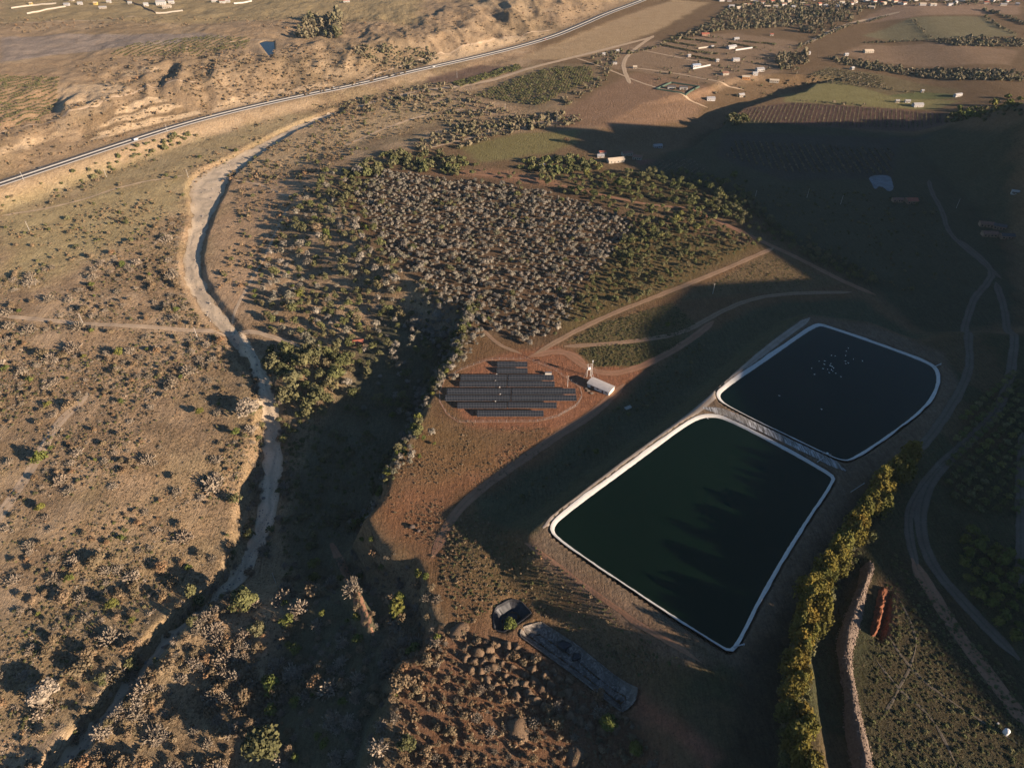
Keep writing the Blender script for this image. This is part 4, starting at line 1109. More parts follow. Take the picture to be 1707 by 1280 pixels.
belt('escarpment_wood', 'dark wooded escarpment across the far right fields', [(1380, 96), (1450, 105), (1560, 118), (1707, 122), (1707, 138), (1600, 135), (1500, 125), (1400, 108)], 620, 'far', 2.4, 408)
belt('far_hedge', 'dark hedge above the brown far right field', [(1560, 66), (1640, 62), (1707, 66), (1707, 80), (1600, 78), (1560, 72)], 300, 'far', 2.3, 409)
trees('eucalyptus_tree', 'tall dark tree of the clump on the far left plateau', [(492, 50), (520, 32), (570, 36), (572, 62), (530, 68), (496, 66)], 46, 'tall', 4.44, 410)
belt('hill_thicket', 'grey thicket in the valley beside the highway', [(585, 78), (640, 74), (720, 80), (735, 100), (680, 118), (640, 112), (600, 95)], 260, 'far', 2.37, 411)
belt('plateau_scrub', 'dark shrubs scattered over the far plateau', [(0, 30), (400, 30), (700, 30), (1000, 10), (1010, 20), (880, 70), (720, 95), (600, 60), (300, 45), (0, 56)], 620, 'brown', 1.6, 412)
belt('badland_scrub', 'dark shrubs on the slopes above the highway', [(340, 180), (300, 150), (330, 110), (430, 100), (470, 80), (560, 80), (680, 122), (560, 150), (420, 175)], 800, 'brown', 1.6, 413)
belt('hillside_scrub', 'brown shrubs on the terraces of the left hillside', [(0, 200), (100, 190), (180, 150), (120, 110), (350, 70), (440, 90), (330, 150), (200, 235), (0, 290)], 640, 'brown', 1.6, 414)
trees('roadside_bush', 'olive bush below the highway embankment', [(60, 305), (160, 262), (240, 238), (330, 215), (345, 225), (250, 260), (180, 290), (70, 330)], 50, 'olive', 2.6, 415)
trees('golden_tree', 'yellow green tree by the far right shade line', [(1590, 195), (1600, 180), (1640, 172), (1700, 160), (1707, 170), (1690, 190), (1640, 202)], 40, 'lime', 4.6, 416)
trees('olive_tree', 'dull olive tree by the far right shade line', [(1560, 200), (1640, 176), (1707, 172), (1707, 196), (1600, 206)], 60, 'olive', 3.2, 417)
trees('corner_tree', 'olive tree at the left corner of the dark vineyard', [(1200, 208), (1240, 192), (1250, 200), (1225, 212)], 26, 'olive', 3.6, 418)
trees('village_tree', 'dark tree among the scattered valley houses', [(1090, 110), (1180, 60), (1300, 75), (1360, 90), (1330, 130), (1290, 160), (1180, 170), (1090, 150)], 140, 'far', 1.92, 419)
trees('wood_tree', 'tall dark tree of the small wood right of the valley houses', [(1290, 95), (1340, 90), (1350, 108), (1300, 118)], 60, 'tall', 2.52, 420)
belt('riverbank_wood', 'grey wood on the near side of the far plantation', [(985, 95), (1040, 82), (1030, 100), (1010, 140), (940, 180), (930, 170), (1000, 130)], 120, 'far', 2.37, 421)
def treeline(name, label, pts, step, med, seed, wob=2.0, kind='far'):
    P = resample(HP(pts), step); r_ = np.random.default_rng(seed); q = P + r_.normal(0, wob, P.shape); q = q[r_.uniform(size=len(q)) < .85]
    return mass(name, label, q, kind, lognorm(len(q), seed, med, .35, med * .5, med * 1.9), 'trees')
for k_, (nm_, lb_, pts_, st_, md_) in enumerate([
    ('hedgerow', 'dark hedgerow beside the broad track into the distant town', [(1330, 82), (1370, 62), (1420, 42), (1480, 28)], 3.5, 2.4),
    ('hedgerow', 'dark hedgerow between the two grassy far right fields', [(1440, 72), (1500, 70), (1560, 68)], 4, 2.2),
    ('hedgerow', 'sparse tree line on the upper margin of the green field', [(1310, 140), (1370, 134), (1440, 142), (1520, 156)], 7, 2.0),
    ('hedgerow', 'short tree line on the lower margin of the green field', [(1330, 168), (1400, 174), (1440, 177)], 4, 1.8),
    ('hedgerow', 'straight hedgerow crossing the far right grassland', [(1520, 32), (1535, 48), (1548, 64)], 4, 1.6),
    ('hedgerow', 'straight hedgerow in the far right corner grassland', [(1640, 28), (1660, 42), (1690, 58)], 4, 2.4),
    ('hedgerow', 'thick dark hedgerow in the far top right corner', [(1640, 18), (1680, 30), (1707, 42)], 2.5, 3.0),
    ('shrub_line', 'dark shrub line along the upper bench of the pale cut slope', [(170, 206), (240, 190), (300, 174)], 4, 1.1),
    ('shrub_line', 'dark shrub line along the middle bench of the pale cut slope', [(150, 226), (250, 204), (332, 185)], 4, 1.1),
    ('shrub_line', 'dark shrub line along the lower bench of the pale cut slope', [(130, 246), (240, 217), (345, 193)], 4, 1.1),
    ('shrub_line', 'dark shrub line below the pale triangular cut', [(60, 206), (100, 193), (160, 177), (225, 152)], 3.5, 1.5),
    ('shrub_line', 'scrubby gully line right of the reservoir hillside', [(300, 150), (340, 166), (345, 188)], 3.5, 1.5),
    ('shrub_line', 'shrub line along the first terrace below the reservoir', [(230, 108), (330, 96), (430, 98)], 4, 1.7),
    ('shrub_line', 'shrub line along the second terrace below the reservoir', [(200, 124), (300, 110), (400, 108)], 4.5, 1.7)]):
    treeline(nm_, lb_, pts_, st_, md_, 600 + k_, kind='far' if nm_ == 'hedgerow' else 'brown')
# planted rows, far: one hedge of bushes per row reads as one mass
def planted(name, label, poly, a, step, row, kind, sz, seed, cat='plantation'):
    P = HP(poly); e1 = np.array([math.cos(a), math.sin(a)]); e2 = np.array([-e1[1], e1[0]]); c = P.mean(0)
    R = np.abs(P - c).max() * 1.5; n1 = int(R / step); n2 = int(R / row)
    i, j = np.meshgrid(np.arange(-n1, n1 + 1), np.arange(-n2, n2 + 1))
    g = c + i.ravel()[:, None] * step * e1 + j.ravel()[:, None] * row * e2
    g = g[inside(g[:, 0], g[:, 1], P)] + np.random.default_rng(seed).normal(0, .3, (1, 2))
    r = np.random.default_rng(seed); g = g[r.uniform(size=len(g)) < .92]
    return mass(name, label, g, kind, lognorm(len(g), seed, sz, .15, sz * .6, sz * 1.5), cat)
planted('far_plantation', 'dark rows of the far plantation beside the river', [(790, 160), (850, 135), (930, 112), (985, 112), (990, 135), (900, 178)], 0.35, 4.5, 7.5, 'olive', 2.2, 501)
planted('hedge_plantation', 'dark green rows beside the highway field', [(750, 140), (860, 108), (875, 114), (770, 146)], 0.9, 4, 6, 'green', 2.2, 502)
planted('vineyard', 'dark vine rows on the purple brown field above the shade', [(1228, 204), (1247, 182), (1330, 172), (1500, 184), (1570, 190), (1570, 206), (1380, 211)], 1.15, 3.4, 5.2, 'far', 1.0, 503)
planted('shaded_vineyard', 'vine rows on the shaded flat below the hill', [(1225, 235), (1490, 250), (1485, 290), (1310, 288), (1210, 262)], 1.45, 3.4, 7.5, 'far', 1.3, 504)
planted('red_vineyard', 'thin vine rows on red ground beside the farmhouse', [(1085, 270), (1150, 264), (1175, 282), (1165, 290), (1090, 284)], 0.9, 3.5, 6.0, 'twig', 1.3, 505)
planted('far_rows', 'dark rows of young trees on the far right terrace', [(1352, 126), (1380, 114), (1470, 128), (1480, 150), (1380, 140)], 0.7, 4.2, 6.5, 'far', 1.5, 506)
planted('hill_orchard', 'young tree rows on the left hillside terraces', [(0, 125), (100, 130), (88, 188), (60, 203), (0, 212)], 1.25, 3.4, 9, 'olive', 1.5, 507)
planted('plateau_orchard', 'young tree rows on the far left plateau', [(230, 72), (330, 62), (420, 64), (410, 82), (330, 95), (180, 92)], 1.3, 4, 9, 'olive', 1.6, 508)

# ---------------------------------------------------------------- highway
def line_mat(name, c, rough=0.8, var=0.15, sc=0.3):
    return plain(name, c, rough, var, sc)
M_ASPH = plain('asphalt', (0.085, 0.078, 0.072), 0.9, 0.2, 0.15)
M_PAINT = plain('road_paint', (0.45, 0.43, 0.40), 0.8, 0.12, 1.0)
M_BARR = plain('barrier_concrete', (0.34, 0.32, 0.29), 0.85, 0.12, 0.5)
M_CONC = plain('concrete', (0.50, 0.47, 0.42), 0.85, 0.12, 0.5)
def offset_line(P, off):
    T = np.gradient(P, axis=0); T /= np.linalg.norm(T, axis=1)[:, None] + 1e-9
    return P + np.stack([-T[:, 1], T[:, 0]], -1) * off
RD = resample(ROAD, 6.0)
structure(ribbon('highway', RD, 8.6, M_ASPH, 0.0, 6.0, 7, 0, 0, z=Z_ROAD + 0.30, taper=False))
for nm, off, w in (('edge_line', 7.6, 0.11), ('edge_line', -7.6, 0.11)):
    structure(ribbon(nm, offset_line(RD, off), w, M_PAINT, 0.0, 6.0, 3, 0, 0, z=Z_ROAD + 0.315, taper=False))
for off in (4.4, -4.4):                                       # broken lane lines
    P = resample(offset_line(RD, off), 3.0); V = []; F = []
    for i in range(0, len(P) - 2, 4):
        a, b = P[i], P[i + 1]; d = (b - a) / np.linalg.norm(b - a); n = np.array([-d[1], d[0]]) * 0.12
        k = len(V); V += [(*(a - n), Z_ROAD + 0.316), (*(a + n), Z_ROAD + 0.316), (*(b + n), Z_ROAD + 0.316), (*(b - n), Z_ROAD + 0.316)]; F.append((k, k + 3, k + 2, k + 1))
    structure(link('lane_line', mesh_from('lane_line', V, F, M_PAINT)))
def extrude(P, prof, z0):
    """profile (off, z) swept along plan line P"""
    T = np.gradient(P, axis=0); T /= np.linalg.norm(T, axis=1)[:, None] + 1e-9; N = np.stack([-T[:, 1], T[:, 0]], -1)
    k = len(prof); n = len(P)
    V = np.stack([np.concatenate([P + N * o, np.broadcast_to(np.asarray(z0) + z, (n,))[:, None]], -1) for o, z in prof], 1).reshape(-1, 3)
    ii = np.arange(n * k).reshape(n, k)
    F = np.stack([ii[:-1, :-1], ii[:-1, 1:], ii[1:, 1:], ii[1:, :-1]], -1).reshape(-1, 4)
    return V, F
V, F = extrude(RD, [(-1.0, 0.30), (-0.95, 0.42), (-0.4, 0.45), (-0.25, 1.1), (0.25, 1.1), (0.4, 0.45), (0.95, 0.42), (1.0, 0.30)], Z_ROAD)
structure(link('median_barrier', mesh_from('median_barrier', V, F, M_BARR)))
V, F = extrude(offset_line(RD, -8.9), [(-0.08, 0.1), (-0.08, 1.0), (0.08, 1.0), (0.08, 0.1)], Z_ROAD)
tag(link('guard_rail', mesh_from('guard_rail', V, F, plain('galvanised', (0.22, 0.21, 0.20), 0.6, 0.1, 1, 0.3, 0.0))), 'steel guard rail along the valley side of the highway', 'guard rail')
def make_car(label, p, rz, paint, van=False, z=None):
    e = empty('van' if van else 'car', (p[0], p[1], gz(*p) if z is None else z), rz); tag(e, label, 'van' if van else 'car')
    L, Wd = (5.6, 2.1) if van else (4.5, 1.85)
    b = MB()
    prof = [(-L / 2, .35), (-L / 2, .95), (-L / 2 + .1, 1.9 if van else 1.0), (L / 2 - 1.3, 2.0 if van else 1.0), (L / 2 - .5, 1.1 if van else .92), (L / 2, .8), (L / 2, .35)]
    V = [(x, s * Wd / 2, zz) for s in (-1, 1) for x, zz in prof]; n = len(prof)
    b.add(V, [tuple(range(n - 1, -1, -1)), tuple(range(n, 2 * n))] + [(i, (i + 1) % n, n + (i + 1) % n, n + i) for i in range(n)])
    body = b.build('body', paint, e)
    if not van:
        c = MB(); V = []
        for zz, x0, x1, hw in ((1.0, -L / 2 + .3, L / 2 - 1.3, .85), (1.48, -L / 2 + .8, L / 2 - 2.0, .68)):
            V += [(x0, -hw, zz), (x1, -hw, zz), (x1, hw, zz), (x0, hw, zz)]
        c.add(V, [(0, 1, 5, 4), (1, 2, 6, 5), (2, 3, 7, 6), (3, 0, 4, 7), (4, 5, 6, 7)]); c.build('window_band', plain('car_glass', (0.02, 0.025, 0.03), 0.15, 0.1, 1, 0.5), e)
        MB().box((-L / 2 + 1.65, 0, 1.5), (1.6, 1.3, .05)).build('roof', paint, e)
    else:
        MB().box((L / 2 - .93, 0, 1.58), (.5, 1.8, .55)).build('windscreen', plain('car_glass', (0.02, 0.025, 0.03), 0.15, 0.1, 1, 0.5), e)
    for x in (-L / 2 + .85, L / 2 - .9):
        for s in (-1, 1):
            MB().tube((x, s * (Wd / 2 - .2), .34), (x, s * (Wd / 2 + .03), .34), .34, .34, 12).build('wheel', plain('tyre', (0.02, 0.02, 0.02), 0.9), e)
    return e
M_WHITE = plain('white_paint', (0.78, 0.77, 0.74), 0.5, 0.06, 1.0, 0.4)
M_DARKP = plain('dark_paint', (0.05, 0.055, 0.06), 0.35, 0.1, 1.0, 0.5)
M_REDP = plain('red_paint', (0.35, 0.05, 0.04), 0.4, 0.1, 1.0, 0.5)
def road_at(px, off):
    q = W(px[0], px[1], Z_ROAD); i = np.argmin(((RD - q) ** 2).sum(1)); i = min(max(i, 1), len(RD) - 2)
    d = RD[i + 1] - RD[i - 1]; p = offset_line(RD, off)[i]; return p, math.atan2(d[1], d[0])
for px, off, lb, m, v in (((222, 234), -5.2, 'white van on the near lane of the highway at the far left', M_WHITE, True), ((75, 281), 5.0, 'dark car on the far lane of the highway near the left edge', M_DARKP, False),
                          ((722, 112), -5.0, 'white car on the highway beside the grey thicket', M_WHITE, False), ((560, 148), 5.0, 'dark car on the highway above the river', M_DARKP, False),
                          ((905, 66), -5.0, 'red car on the highway at the far sandy cutting', M_REDP, False)):
    p, a = road_at(px, off); make_car(lb, p, a, m, v, Z_ROAD + 0.31)

# ---------------------------------------------------------------- the two ponds
def liner_mat():
    t = NT('pond_liner')
    f = t.noise(0.5, 6, 0.7); g = t.noise(0.06, 3)
    c = t.mix(t.rng(f, 0.4, 0.75, 0, 0.5), (0.56, 0.54, 0.50), (0.36, 0.335, 0.30))
    c = t.mix(t.rng(g, 0.5, 0.75, 0, 0.4), c, (0.42, 0.38, 0.32))
    t.col(c); t.rough(0.55); t.b.inputs['Specular IOR Level'].default_value = 0.3; t.bump(f, 0.3, 0.3)
    return t.m
def stained_mat():
    t = NT('stained_liner')
    mp = t.new('ShaderNodeMapping'); t.l.new(t.pos(), mp.inputs[0]); mp.inputs['Rotation'].default_value = (0, 0, 0.62); mp.inputs['Scale'].default_value = (1.2, 0.12, 0.3)
    f = t.noise(1.0, 5, 0.7, mp.outputs[0]); g = t.noise(0.05, 3)
    c = t.mix(t.rng(f, 0.4, 0.58, 0, 1), (0.60, 0.59, 0.57), (0.10, 0.09, 0.075))
    c = t.mix(t.rng(g, 0.42, 0.62, 0, 0.75), c, (0.16, 0.14, 0.11))
    t.col(c); t.rough(0.5); t.bump(f, 0.4, 0.3)
    return t.m
def water_mat(name, c1, c2, spec=0.5):
    t = NT(name)
    f = t.noise(0.012, 4, 0.6); t.col(t.mix(t.rng(f, 0.35, 0.65, 0, 1), c1, c2))
    t.rough(0.06); t.b.inputs['Specular IOR Level'].default_value = spec; t.b.inputs['IOR'].default_value = 1.33; t.b.inputs['Specular Tint'].default_value = (0.5, 1.0, 0.75, 1)
    w = t.noise(0.55, 3, 0.6); t.bump(w, 0.08, 0.2)
    return t.m
M_LINER = liner_mat(); M_STAIN = stained_mat()
def ring_offset(P, off):
    T = np.roll(P, -1, 0) - np.roll(P, 1, 0); T /= np.linalg.norm(T, axis=1)[:, None]
    N = np.stack([T[:, 1], -T[:, 0]], -1)
    area = 0.5 * np.sum(P[:, 0] * np.roll(P[:, 1], -1) - np.roll(P[:, 0], -1) * P[:, 1])
    return P + N * off * (1 if area > 0 else -1)
def resample_closed(P, step):
    Q = resample(np.vstack([P, P[:1]]), step); return Q[:-1]
def ring_mesh(name, P, prof, mat, jag=0.0, seed=0, vary=None):
    r = np.random.default_rng(seed); n = len(P); V = []
    for off, z in prof:
        q = ring_offset(P, off) if vary is None or off <= 0 else P + (ring_offset(P, off) - P) * vary[:, None]
        V.append(np.concatenate([q, (np.full(n, z) + (r.normal(0, jag, n) if jag else 0))[:, None]], -1))
    k = len(prof); V = np.stack(V, 1).reshape(-1, 3); ii = np.arange(n * k).reshape(n, k); jj = np.roll(ii, -1, 0)
    F = np.stack([ii[:, :-1], jj[:, :-1], jj[:, 1:], ii[:, 1:]], -1).reshape(-1, 4)
    me = mesh_from(name, V, F, mat, smooth=False)
    if np.mean([p.normal.z for p in me.polygons]) < 0: me.flip_normals()
    return me
def sheet(name, P, z, mat):
    me = bpy.data.meshes.new(name); me.from_pydata([(x, y, z) for x, y in P], [], [tuple(range(len(P)))]); me.materials.append(mat); me.update()
    if me.polygons[0].normal.z < 0: me.flip_normals()
    return me
PA = resample_closed(POND_A, 2.0); PB = resample_closed(POND_B, 2.0)
for P, lb, c1, c2 in ((PA, 'dark green water of the larger near pond', (0.0022, 0.0072, 0.0034), (0.003, 0.0092, 0.0042)), (PB, 'near black water of the far pond with the white birds', (0.0016, 0.0056, 0.0038), (0.0022, 0.0074, 0.0046))):
    structure(link('water', sheet('water', P, Z_WATER, water_mat('pond_water', c1, c2))), lb)
for P, lb in ((PA, 'white plastic liner edging the larger near pond'), (PB, 'white plastic liner edging the far pond')):
    o = link('pond_liner', ring_mesh('pond_liner', P, [(-1.6, Z_WATER - 1.0), (0.0, Z_WATER + 0.02), (0.65, Z_WATER + 0.5), (1.3, Z_POND + 0.10), (1.75, Z_POND + 0.14)], M_LINER, 0.04, 3, vary=1.0 + .45 * fbm(P[:, 0], P[:, 1], 14, 5, 3) + .5 * np.clip((ring_offset(P, 1) - P) @ np.array([-.75, .66]), 0, 1)))
    tag(o, lb, 'pond liner')

# crest road, left side of both ponds, and the stained strip on the dam between them
CREST = chaikin(PW([(905, 880), (1010, 797), (1090, 739), (1165, 683), (1230, 623), (1292, 571), (1350, 530)], Z_POND), 2)
structure(ribbon('crest_track', CREST, 2.6, M_CREST, 0.22, 2.0, 5, 0.15, 77))
DAM = chaikin(PW([(1172, 680), (1205, 686), (1250, 705), (1310, 733), (1370, 762), (1410, 785)], Z_POND), 2)
structure(ribbon('dam_sheet', DAM, 3.2, M_STAIN, 0.30, 1.5, 7, 0.25, 78), 'streaked white plastic covering the narrow dam between the two ponds')
M_STEEL = plain('steel_pipe', (0.45, 0.45, 0.44), 0.5, 0.15, 2, 0.4, 0.3)
M_WOOD = plain('weathered_wood', (0.28, 0.22, 0.16), 0.9, 0.25, 1.5)
for lb, pts, rr in (('thin pale outlet pipe on the dam at the right end', [(1362, 770), (1372, 764)], .22), ('thin pale inlet pipe at the right corner of the far pond', [(1556, 612), (1568, 607)], .3), ('pale pipe at the bottom corner of the larger pond', [(1222, 1078), (1240, 1074)], .3), ('thin dark pipe on the bank right of the larger pond', [(1418, 820), (1440, 806)], .2)):
    q = PW(pts, Z_POND + .5); m = MB(); m.tube((*q[0], Z_POND + .55), (*q[1], Z_POND + .75), rr, rr, 8)
    m.tube((*q[1], Z_POND - .3), (*q[1], Z_POND + 1.1), rr * 1.3, rr * 1.3, 8)
    tag(m.build('water_pipe', M_STEEL), lb, 'pipe')
q = W(1378, 757, Z_WATER)
raft = empty('pump_raft', (q[0], q[1], Z_WATER)); raft.rotation_euler = (0, 0, -0.5); tag(raft, 'small white pump raft floating by the dam in the far pond', 'raft')
MB().box((0, 0, .25), (5.0, 1.8, .4)).build('deck', M_WOOD, raft)
for x in (-2, 2): MB().tube((x, -.9, .05), (x, .9, .05), .35, .35, 10).build('float', M_WHITE, raft)
MB().box((0.2, 0, .85), (1.3, .8, .8), 0, .8).build('pump', M_WHITE, raft)
# white birds
def bird_mesh():
    r = np.random.default_rng(1)
    v = ICO2[0] * np.array([.52, .26, .2]); v[:, 0] += 0; v[:, 2] += .17; v[v[:, 0] < -.3, 2] += .06
    h = ICO1[0] * np.array([.12, .1, .1]) + np.array([.62, 0, .52])
    m = MB(); m.tube((.4, 0, .2), (.58, 0, .5), .09, .06, 6); m.tube((.7, 0, .52), (.9, 0, .48), .04, .01, 5); m.tube((-.45, 0, .24), (-.78, 0, .3), .12, .03, 6)
    return join([(v, ICO2[1]), (h, ICO1[1]), (np.array(m.v), np.array(tris(m.f)))])
bv, bf, _ = bird_mesh(); BIRD = mesh_from('bird', bv, bf, plain('white_feather', (0.85, 0.84, 0.82), 0.8, 0.05, 3))
BIRDS = [(825, 448), (815, 463), (741, 484), (850, 503), (895, 512), (680, 513), (708, 512), (706, 528), (810, 512), (812, 525), (825, 522), (735, 535), (745, 540), (700, 550), (722, 553), (741, 556), (752, 547), (643, 548), (657, 578), (730, 570), (762, 573), (788, 590), (812, 485), (760, 487), (738, 525), (748, 562)]
r = np.random.default_rng(2)
for a, b in BIRDS:
    q = W(1137 + a * .3359, 430 + b * .3359, Z_WATER)
    tag(link('bird', BIRD, (q[0], q[1], Z_WATER - .02), r.uniform(0, 6.28), r.uniform(.65, .95)), 'small white bird floating in the loose flock on the far pond', 'bird', 'flock on the far pond')
for a, b, lb in ((482, 684, 'lone white bird near the left bank of the far pond'), (692, 751, 'lone white bird near the middle of the dam, far pond'), (127, 797, 'lone white bird by the top left corner of the larger pond')):
    q = W(1137 + a * .3359, 430 + b * .3359, Z_WATER)
    tag(link('bird', BIRD, (q[0], q[1], Z_WATER - .02), r.uniform(0, 6.28), .9), lb, 'bird')

# ---------------------------------------------------------------- black lined pits below the ponds
def plastic_mat():
    t = NT('black_plastic')
    f = t.noise(0.45, 6, 0.72, dist=1.2); g = t.noise(0.07, 3)
    c = t.mix(t.rng(f, 0.45, 0.68, 0, 1), (0.10, 0.085, 0.07), (0.36, 0.31, 0.26))
    c = t.mix(t.rng(g, 0.5, 0.65, 0, 0.6), c, (0.17, 0.145, 0.12))
    t.col(c); t.rough(0.5); t.b.inputs['Specular IOR Level'].default_value = 0.35; t.bump(f, 0.7, 0.8)
    return t.m
M_PLASTIC = plastic_mat()
def pit(name, P, depth, lb, seed, cat='pit', mat=None):
    M_P = mat or M_PLASTIC
    P = resample_closed(P, 1.6); n = len(P)
    top = ground(*ring_offset(P, 3.0).T) + 0.12
    rows = []
    rr = np.random.default_rng(seed)
    for off, dz in ((0.9, 0.0), (0.5, 0.1), (0.0, -0.3 * depth), (-2.6, -0.92 * depth), (-3.4, -depth)):
        rows.append(np.concatenate([ring_offset(P, off), (top + dz + rr.normal(0, .08, n))[:, None]], -1))
    V = np.stack(rows, 1).reshape(-1, 3); k = len(rows)
    ii = np.arange(n * k).reshape(n, k); jj = np.roll(ii, -1, 0)
    F = [tuple(f) for f in np.stack([ii[:, :-1], jj[:, :-1], jj[:, 1:], ii[:, 1:]], -1).reshape(-1, 4).tolist()]
    e = empty(name, (0, 0, 0)); tag(e, lb, cat)
    me = bpy.data.meshes.new('side_sheet'); me.from_pydata(V.tolist(), [], F); me.materials.append(M_P); me.update(); link('side_sheet', me, parent=e)
    # wrinkled floor
    Q = ring_offset(P, -3.2); lo, hi = Q.min(0), Q.max(0); st = 1.0
    gx, gy = np.meshgrid(np.arange(lo[0], hi[0], st), np.arange(lo[1], hi[1], st)); shp = gx.shape
    # floor height follows the nearest rim
    d2 = ((gx.ravel()[:, None] - P[None, :, 0]) ** 2 + (gy.ravel()[:, None] - P[None, :, 1]) ** 2)
    wgt = 1 / (d2 + 30) ** 2; tz = (wgt * top[None]).sum(1) / wgt.sum(1)
    z = tz.reshape(shp) - depth + 0.12 + fbm(gx, gy, 5, seed, 4) * 0.55
    ok = inside(gx, gy, Q); idx = np.arange(gx.size).reshape(shp)
    m = ok[:-1, :-1] & ok[1:, 1:] & ok[:-1, 1:] & ok[1:, :-1]
    F = np.stack([idx[:-1, :-1][m], idx[:-1, 1:][m], idx[1:, 1:][m], idx[1:, :-1][m]], -1)
    link('floor_sheet', mesh_from('floor_sheet', np.stack([gx, gy, z], -1).reshape(-1, 3), F, M_P), parent=e)
    return e
pit('lined_basin', PIT_A, 4.4, 'small black plastic lined basin beside the bright green bush', 61, 'basin', plain('black_liner', (0.035, 0.035, 0.038), .5, .4, .5, .3))
pit('lined_trench', PIT_B, 3.8, 'long black plastic lined trench below the larger pond', 62, 'trench')
# torn heap of plastic in the trench
for i, (a, b, s) in enumerate(((942, 1078, 3.4), (962, 1096, 3.0))):
    p = H1(a, b); v = lumpy(ICO2[0].copy(), np.random.default_rng(70 + i), .4, 3.1) * np.array([s, s * .7, s * .42])
    tag(link('plastic_heap', mesh_from('plastic_heap', v, ICO2[1], plain('wet_plastic', (0.03, 0.03, 0.032), 0.4, .3, 1.2, .4)), (p[0], p[1], gz(*p) + 1.6), i),
        ('crumpled black plastic heap in the middle of the lined trench', 'smaller crumpled black plastic heap below the larger one in the trench')[i], 'heap')

# ---------------------------------------------------------------- heaps and banks of earth
def windrow(name, pts, hw, ht, mat, z=15, seed=0, step=1.2, rough=.5, label=None, cat=None):
    P = resample(chaikin(HP(pts), 2), step); r = np.random.default_rng(seed); n = len(P)
    T = np.gradient(P, axis=0); T /= np.linalg.norm(T, axis=1)[:, None]; N = np.stack([-T[:, 1], T[:, 0]], -1)
    k = 13; V = []
    env = np.minimum(1, np.minimum(np.arange(n), np.arange(n)[::-1]) * step / (hw * 1.2)) ** .6
    wv = hw * (1 + .25 * np.sin(np.arange(n) * step / 9 + seed)) * env + .15
    hh = ht * (1 + .2 * np.sin(np.arange(n) * step / 6 + 2 + seed)) * env
    for j in range(k):
        t = j / (k - 1) * 2 - 1
        q = P + N * (wv * t)[:, None]
        q = q + r.normal(0, .12 * rough, q.shape)
        zz = ground(q[:, 0], q[:, 1]) + hh * (1 - abs(t) ** 1.5) * (1 + r.normal(0, .16 * rough, n)) - (.3 if j in (0, k - 1) else 0)
        V.append(np.concatenate([q, zz[:, None]], -1))
    V = np.stack(V, 1).reshape(-1, 3); ii = np.arange(n * k).reshape(n, k)
    F = np.stack([ii[:-1, :-1], ii[1:, :-1], ii[1:, 1:], ii[:-1, 1:]], -1).reshape(-1, 4)
    me = mesh_from(name, V, F, mat)
    if np.mean([p.normal.z for p in me.polygons]) < 0: me.flip_normals()
    o = link(name, me)
    if label: tag(o, label, cat)
    return o, P, wv, hh
def earth(name, c1, c2, c3, sc=.9):
    t = NT(name); f = t.noise(sc, 6, .72); g = t.noise(sc * .15, 3)
    c = t.mix(t.rng(f, .35, .68, 0, 1), c1, c2); c = t.mix(t.rng(g, .45, .7, 0, .8), c, c3)
    t.col(c); t.rough(.95); t.b.inputs['Specular IOR Level'].default_value = .05; t.bump(f, .8, .5); return t.m
M_RUBBLE = earth('rubble_earth', (0.14, 0.105, 0.08), (0.28, 0.215, 0.165), (0.20, 0.15, 0.115))
M_REDSOIL = earth('red_soil', (0.15, 0.06, 0.034), (0.28, 0.115, 0.064), (0.21, 0.085, 0.048), 1.6)
M_MOUND = earth('mound_earth', (0.085, 0.06, 0.038), (0.27, 0.185, 0.12), (0.19, 0.125, 0.075), 2.2)
rb = empty('rubble_bank', (0, 0, 0)); tag(rb, 'long winding bank of pale rubble right of the golden windbreak', 'rubble bank')
o, P, wv, hh = windrow('bank', [(1450, 935), (1442, 965), (1432, 1000), (1420, 1040), (1408, 1075), (1410, 1110), (1418, 1150), (1424, 1200), (1434, 1250), (1446, 1300)], 2.9, 1.7, M_RUBBLE, seed=3, rough=1.1)
o.parent = rb
rk = ICO1; r = np.random.default_rng(4); n = 1500
i = r.integers(0, len(P), n); T = np.gradient(P, axis=0); T /= np.linalg.norm(T, axis=1)[:, None]; N = np.stack([-T[:, 1], T[:, 0]], -1)
t = r.uniform(-1.05, 1.05, n); q = P[i] + N[i] * (wv[i] * t)[:, None]; z = ground(q[:, 0], q[:, 1]) + hh[i] * np.clip(1 - np.abs(t) ** 1.5, 0, 1)
sc = lognorm(n, 5, .3, .4, .12, .8)
VV = (rk[0][None] * r.uniform(.6, 1.2, (n, 1, 3)) * sc[:, None, None] + np.concatenate([q, z[:, None]], -1)[:, None, :]).reshape(-1, 3)
FF = (rk[1][None] + (np.arange(n) * len(rk[0]))[:, None, None]).reshape(-1, 3)
o = link('stones', mesh_from('stones', VV, FF, plain('pale_stone', (0.21, 0.155, 0.115), .9, .5, .5)), parent=rb); o['kind'] = 'stuff'
windrow('red_soil_heap', [(1477, 980), (1468, 1012), (1460, 1045), (1454, 1060)], 2.3, 2.6, M_REDSOIL, seed=8, rough=2.4, label='long heap of orange red soil beside its trench', cat='soil heap')
mprot = []
for i in range(5):
    rr = np.random.default_rng(800 + i)
    v = lumpy(ICO2[0].copy(), rr, .3, 3.4); v[:, 2] = np.maximum(v[:, 2], -.12); v[:, :2] *= (1.15 - .55 * np.clip(v[:, 2:3], 0, 1)); v *= np.array([1, 1, 1.0]) * (1 + rr.normal(0, .05, (len(v), 1)))
    d = unit(rr, 170); d[:, 2] = np.abs(d[:, 2])
    lv, lf = leaf_cards(d * np.array([1, 1, 1.0]) * rr.uniform(.72, 1.08, (170, 1)) * (1.08 - .4 * np.clip(d[:, 2:3], 0, 1)), d, .085, rr, .6)
    V, F, _ = join([(v, ICO2[1]), (lv, lf)])
    mprot.append(mesh_from('soil_mound', V, F, M_MOUND))
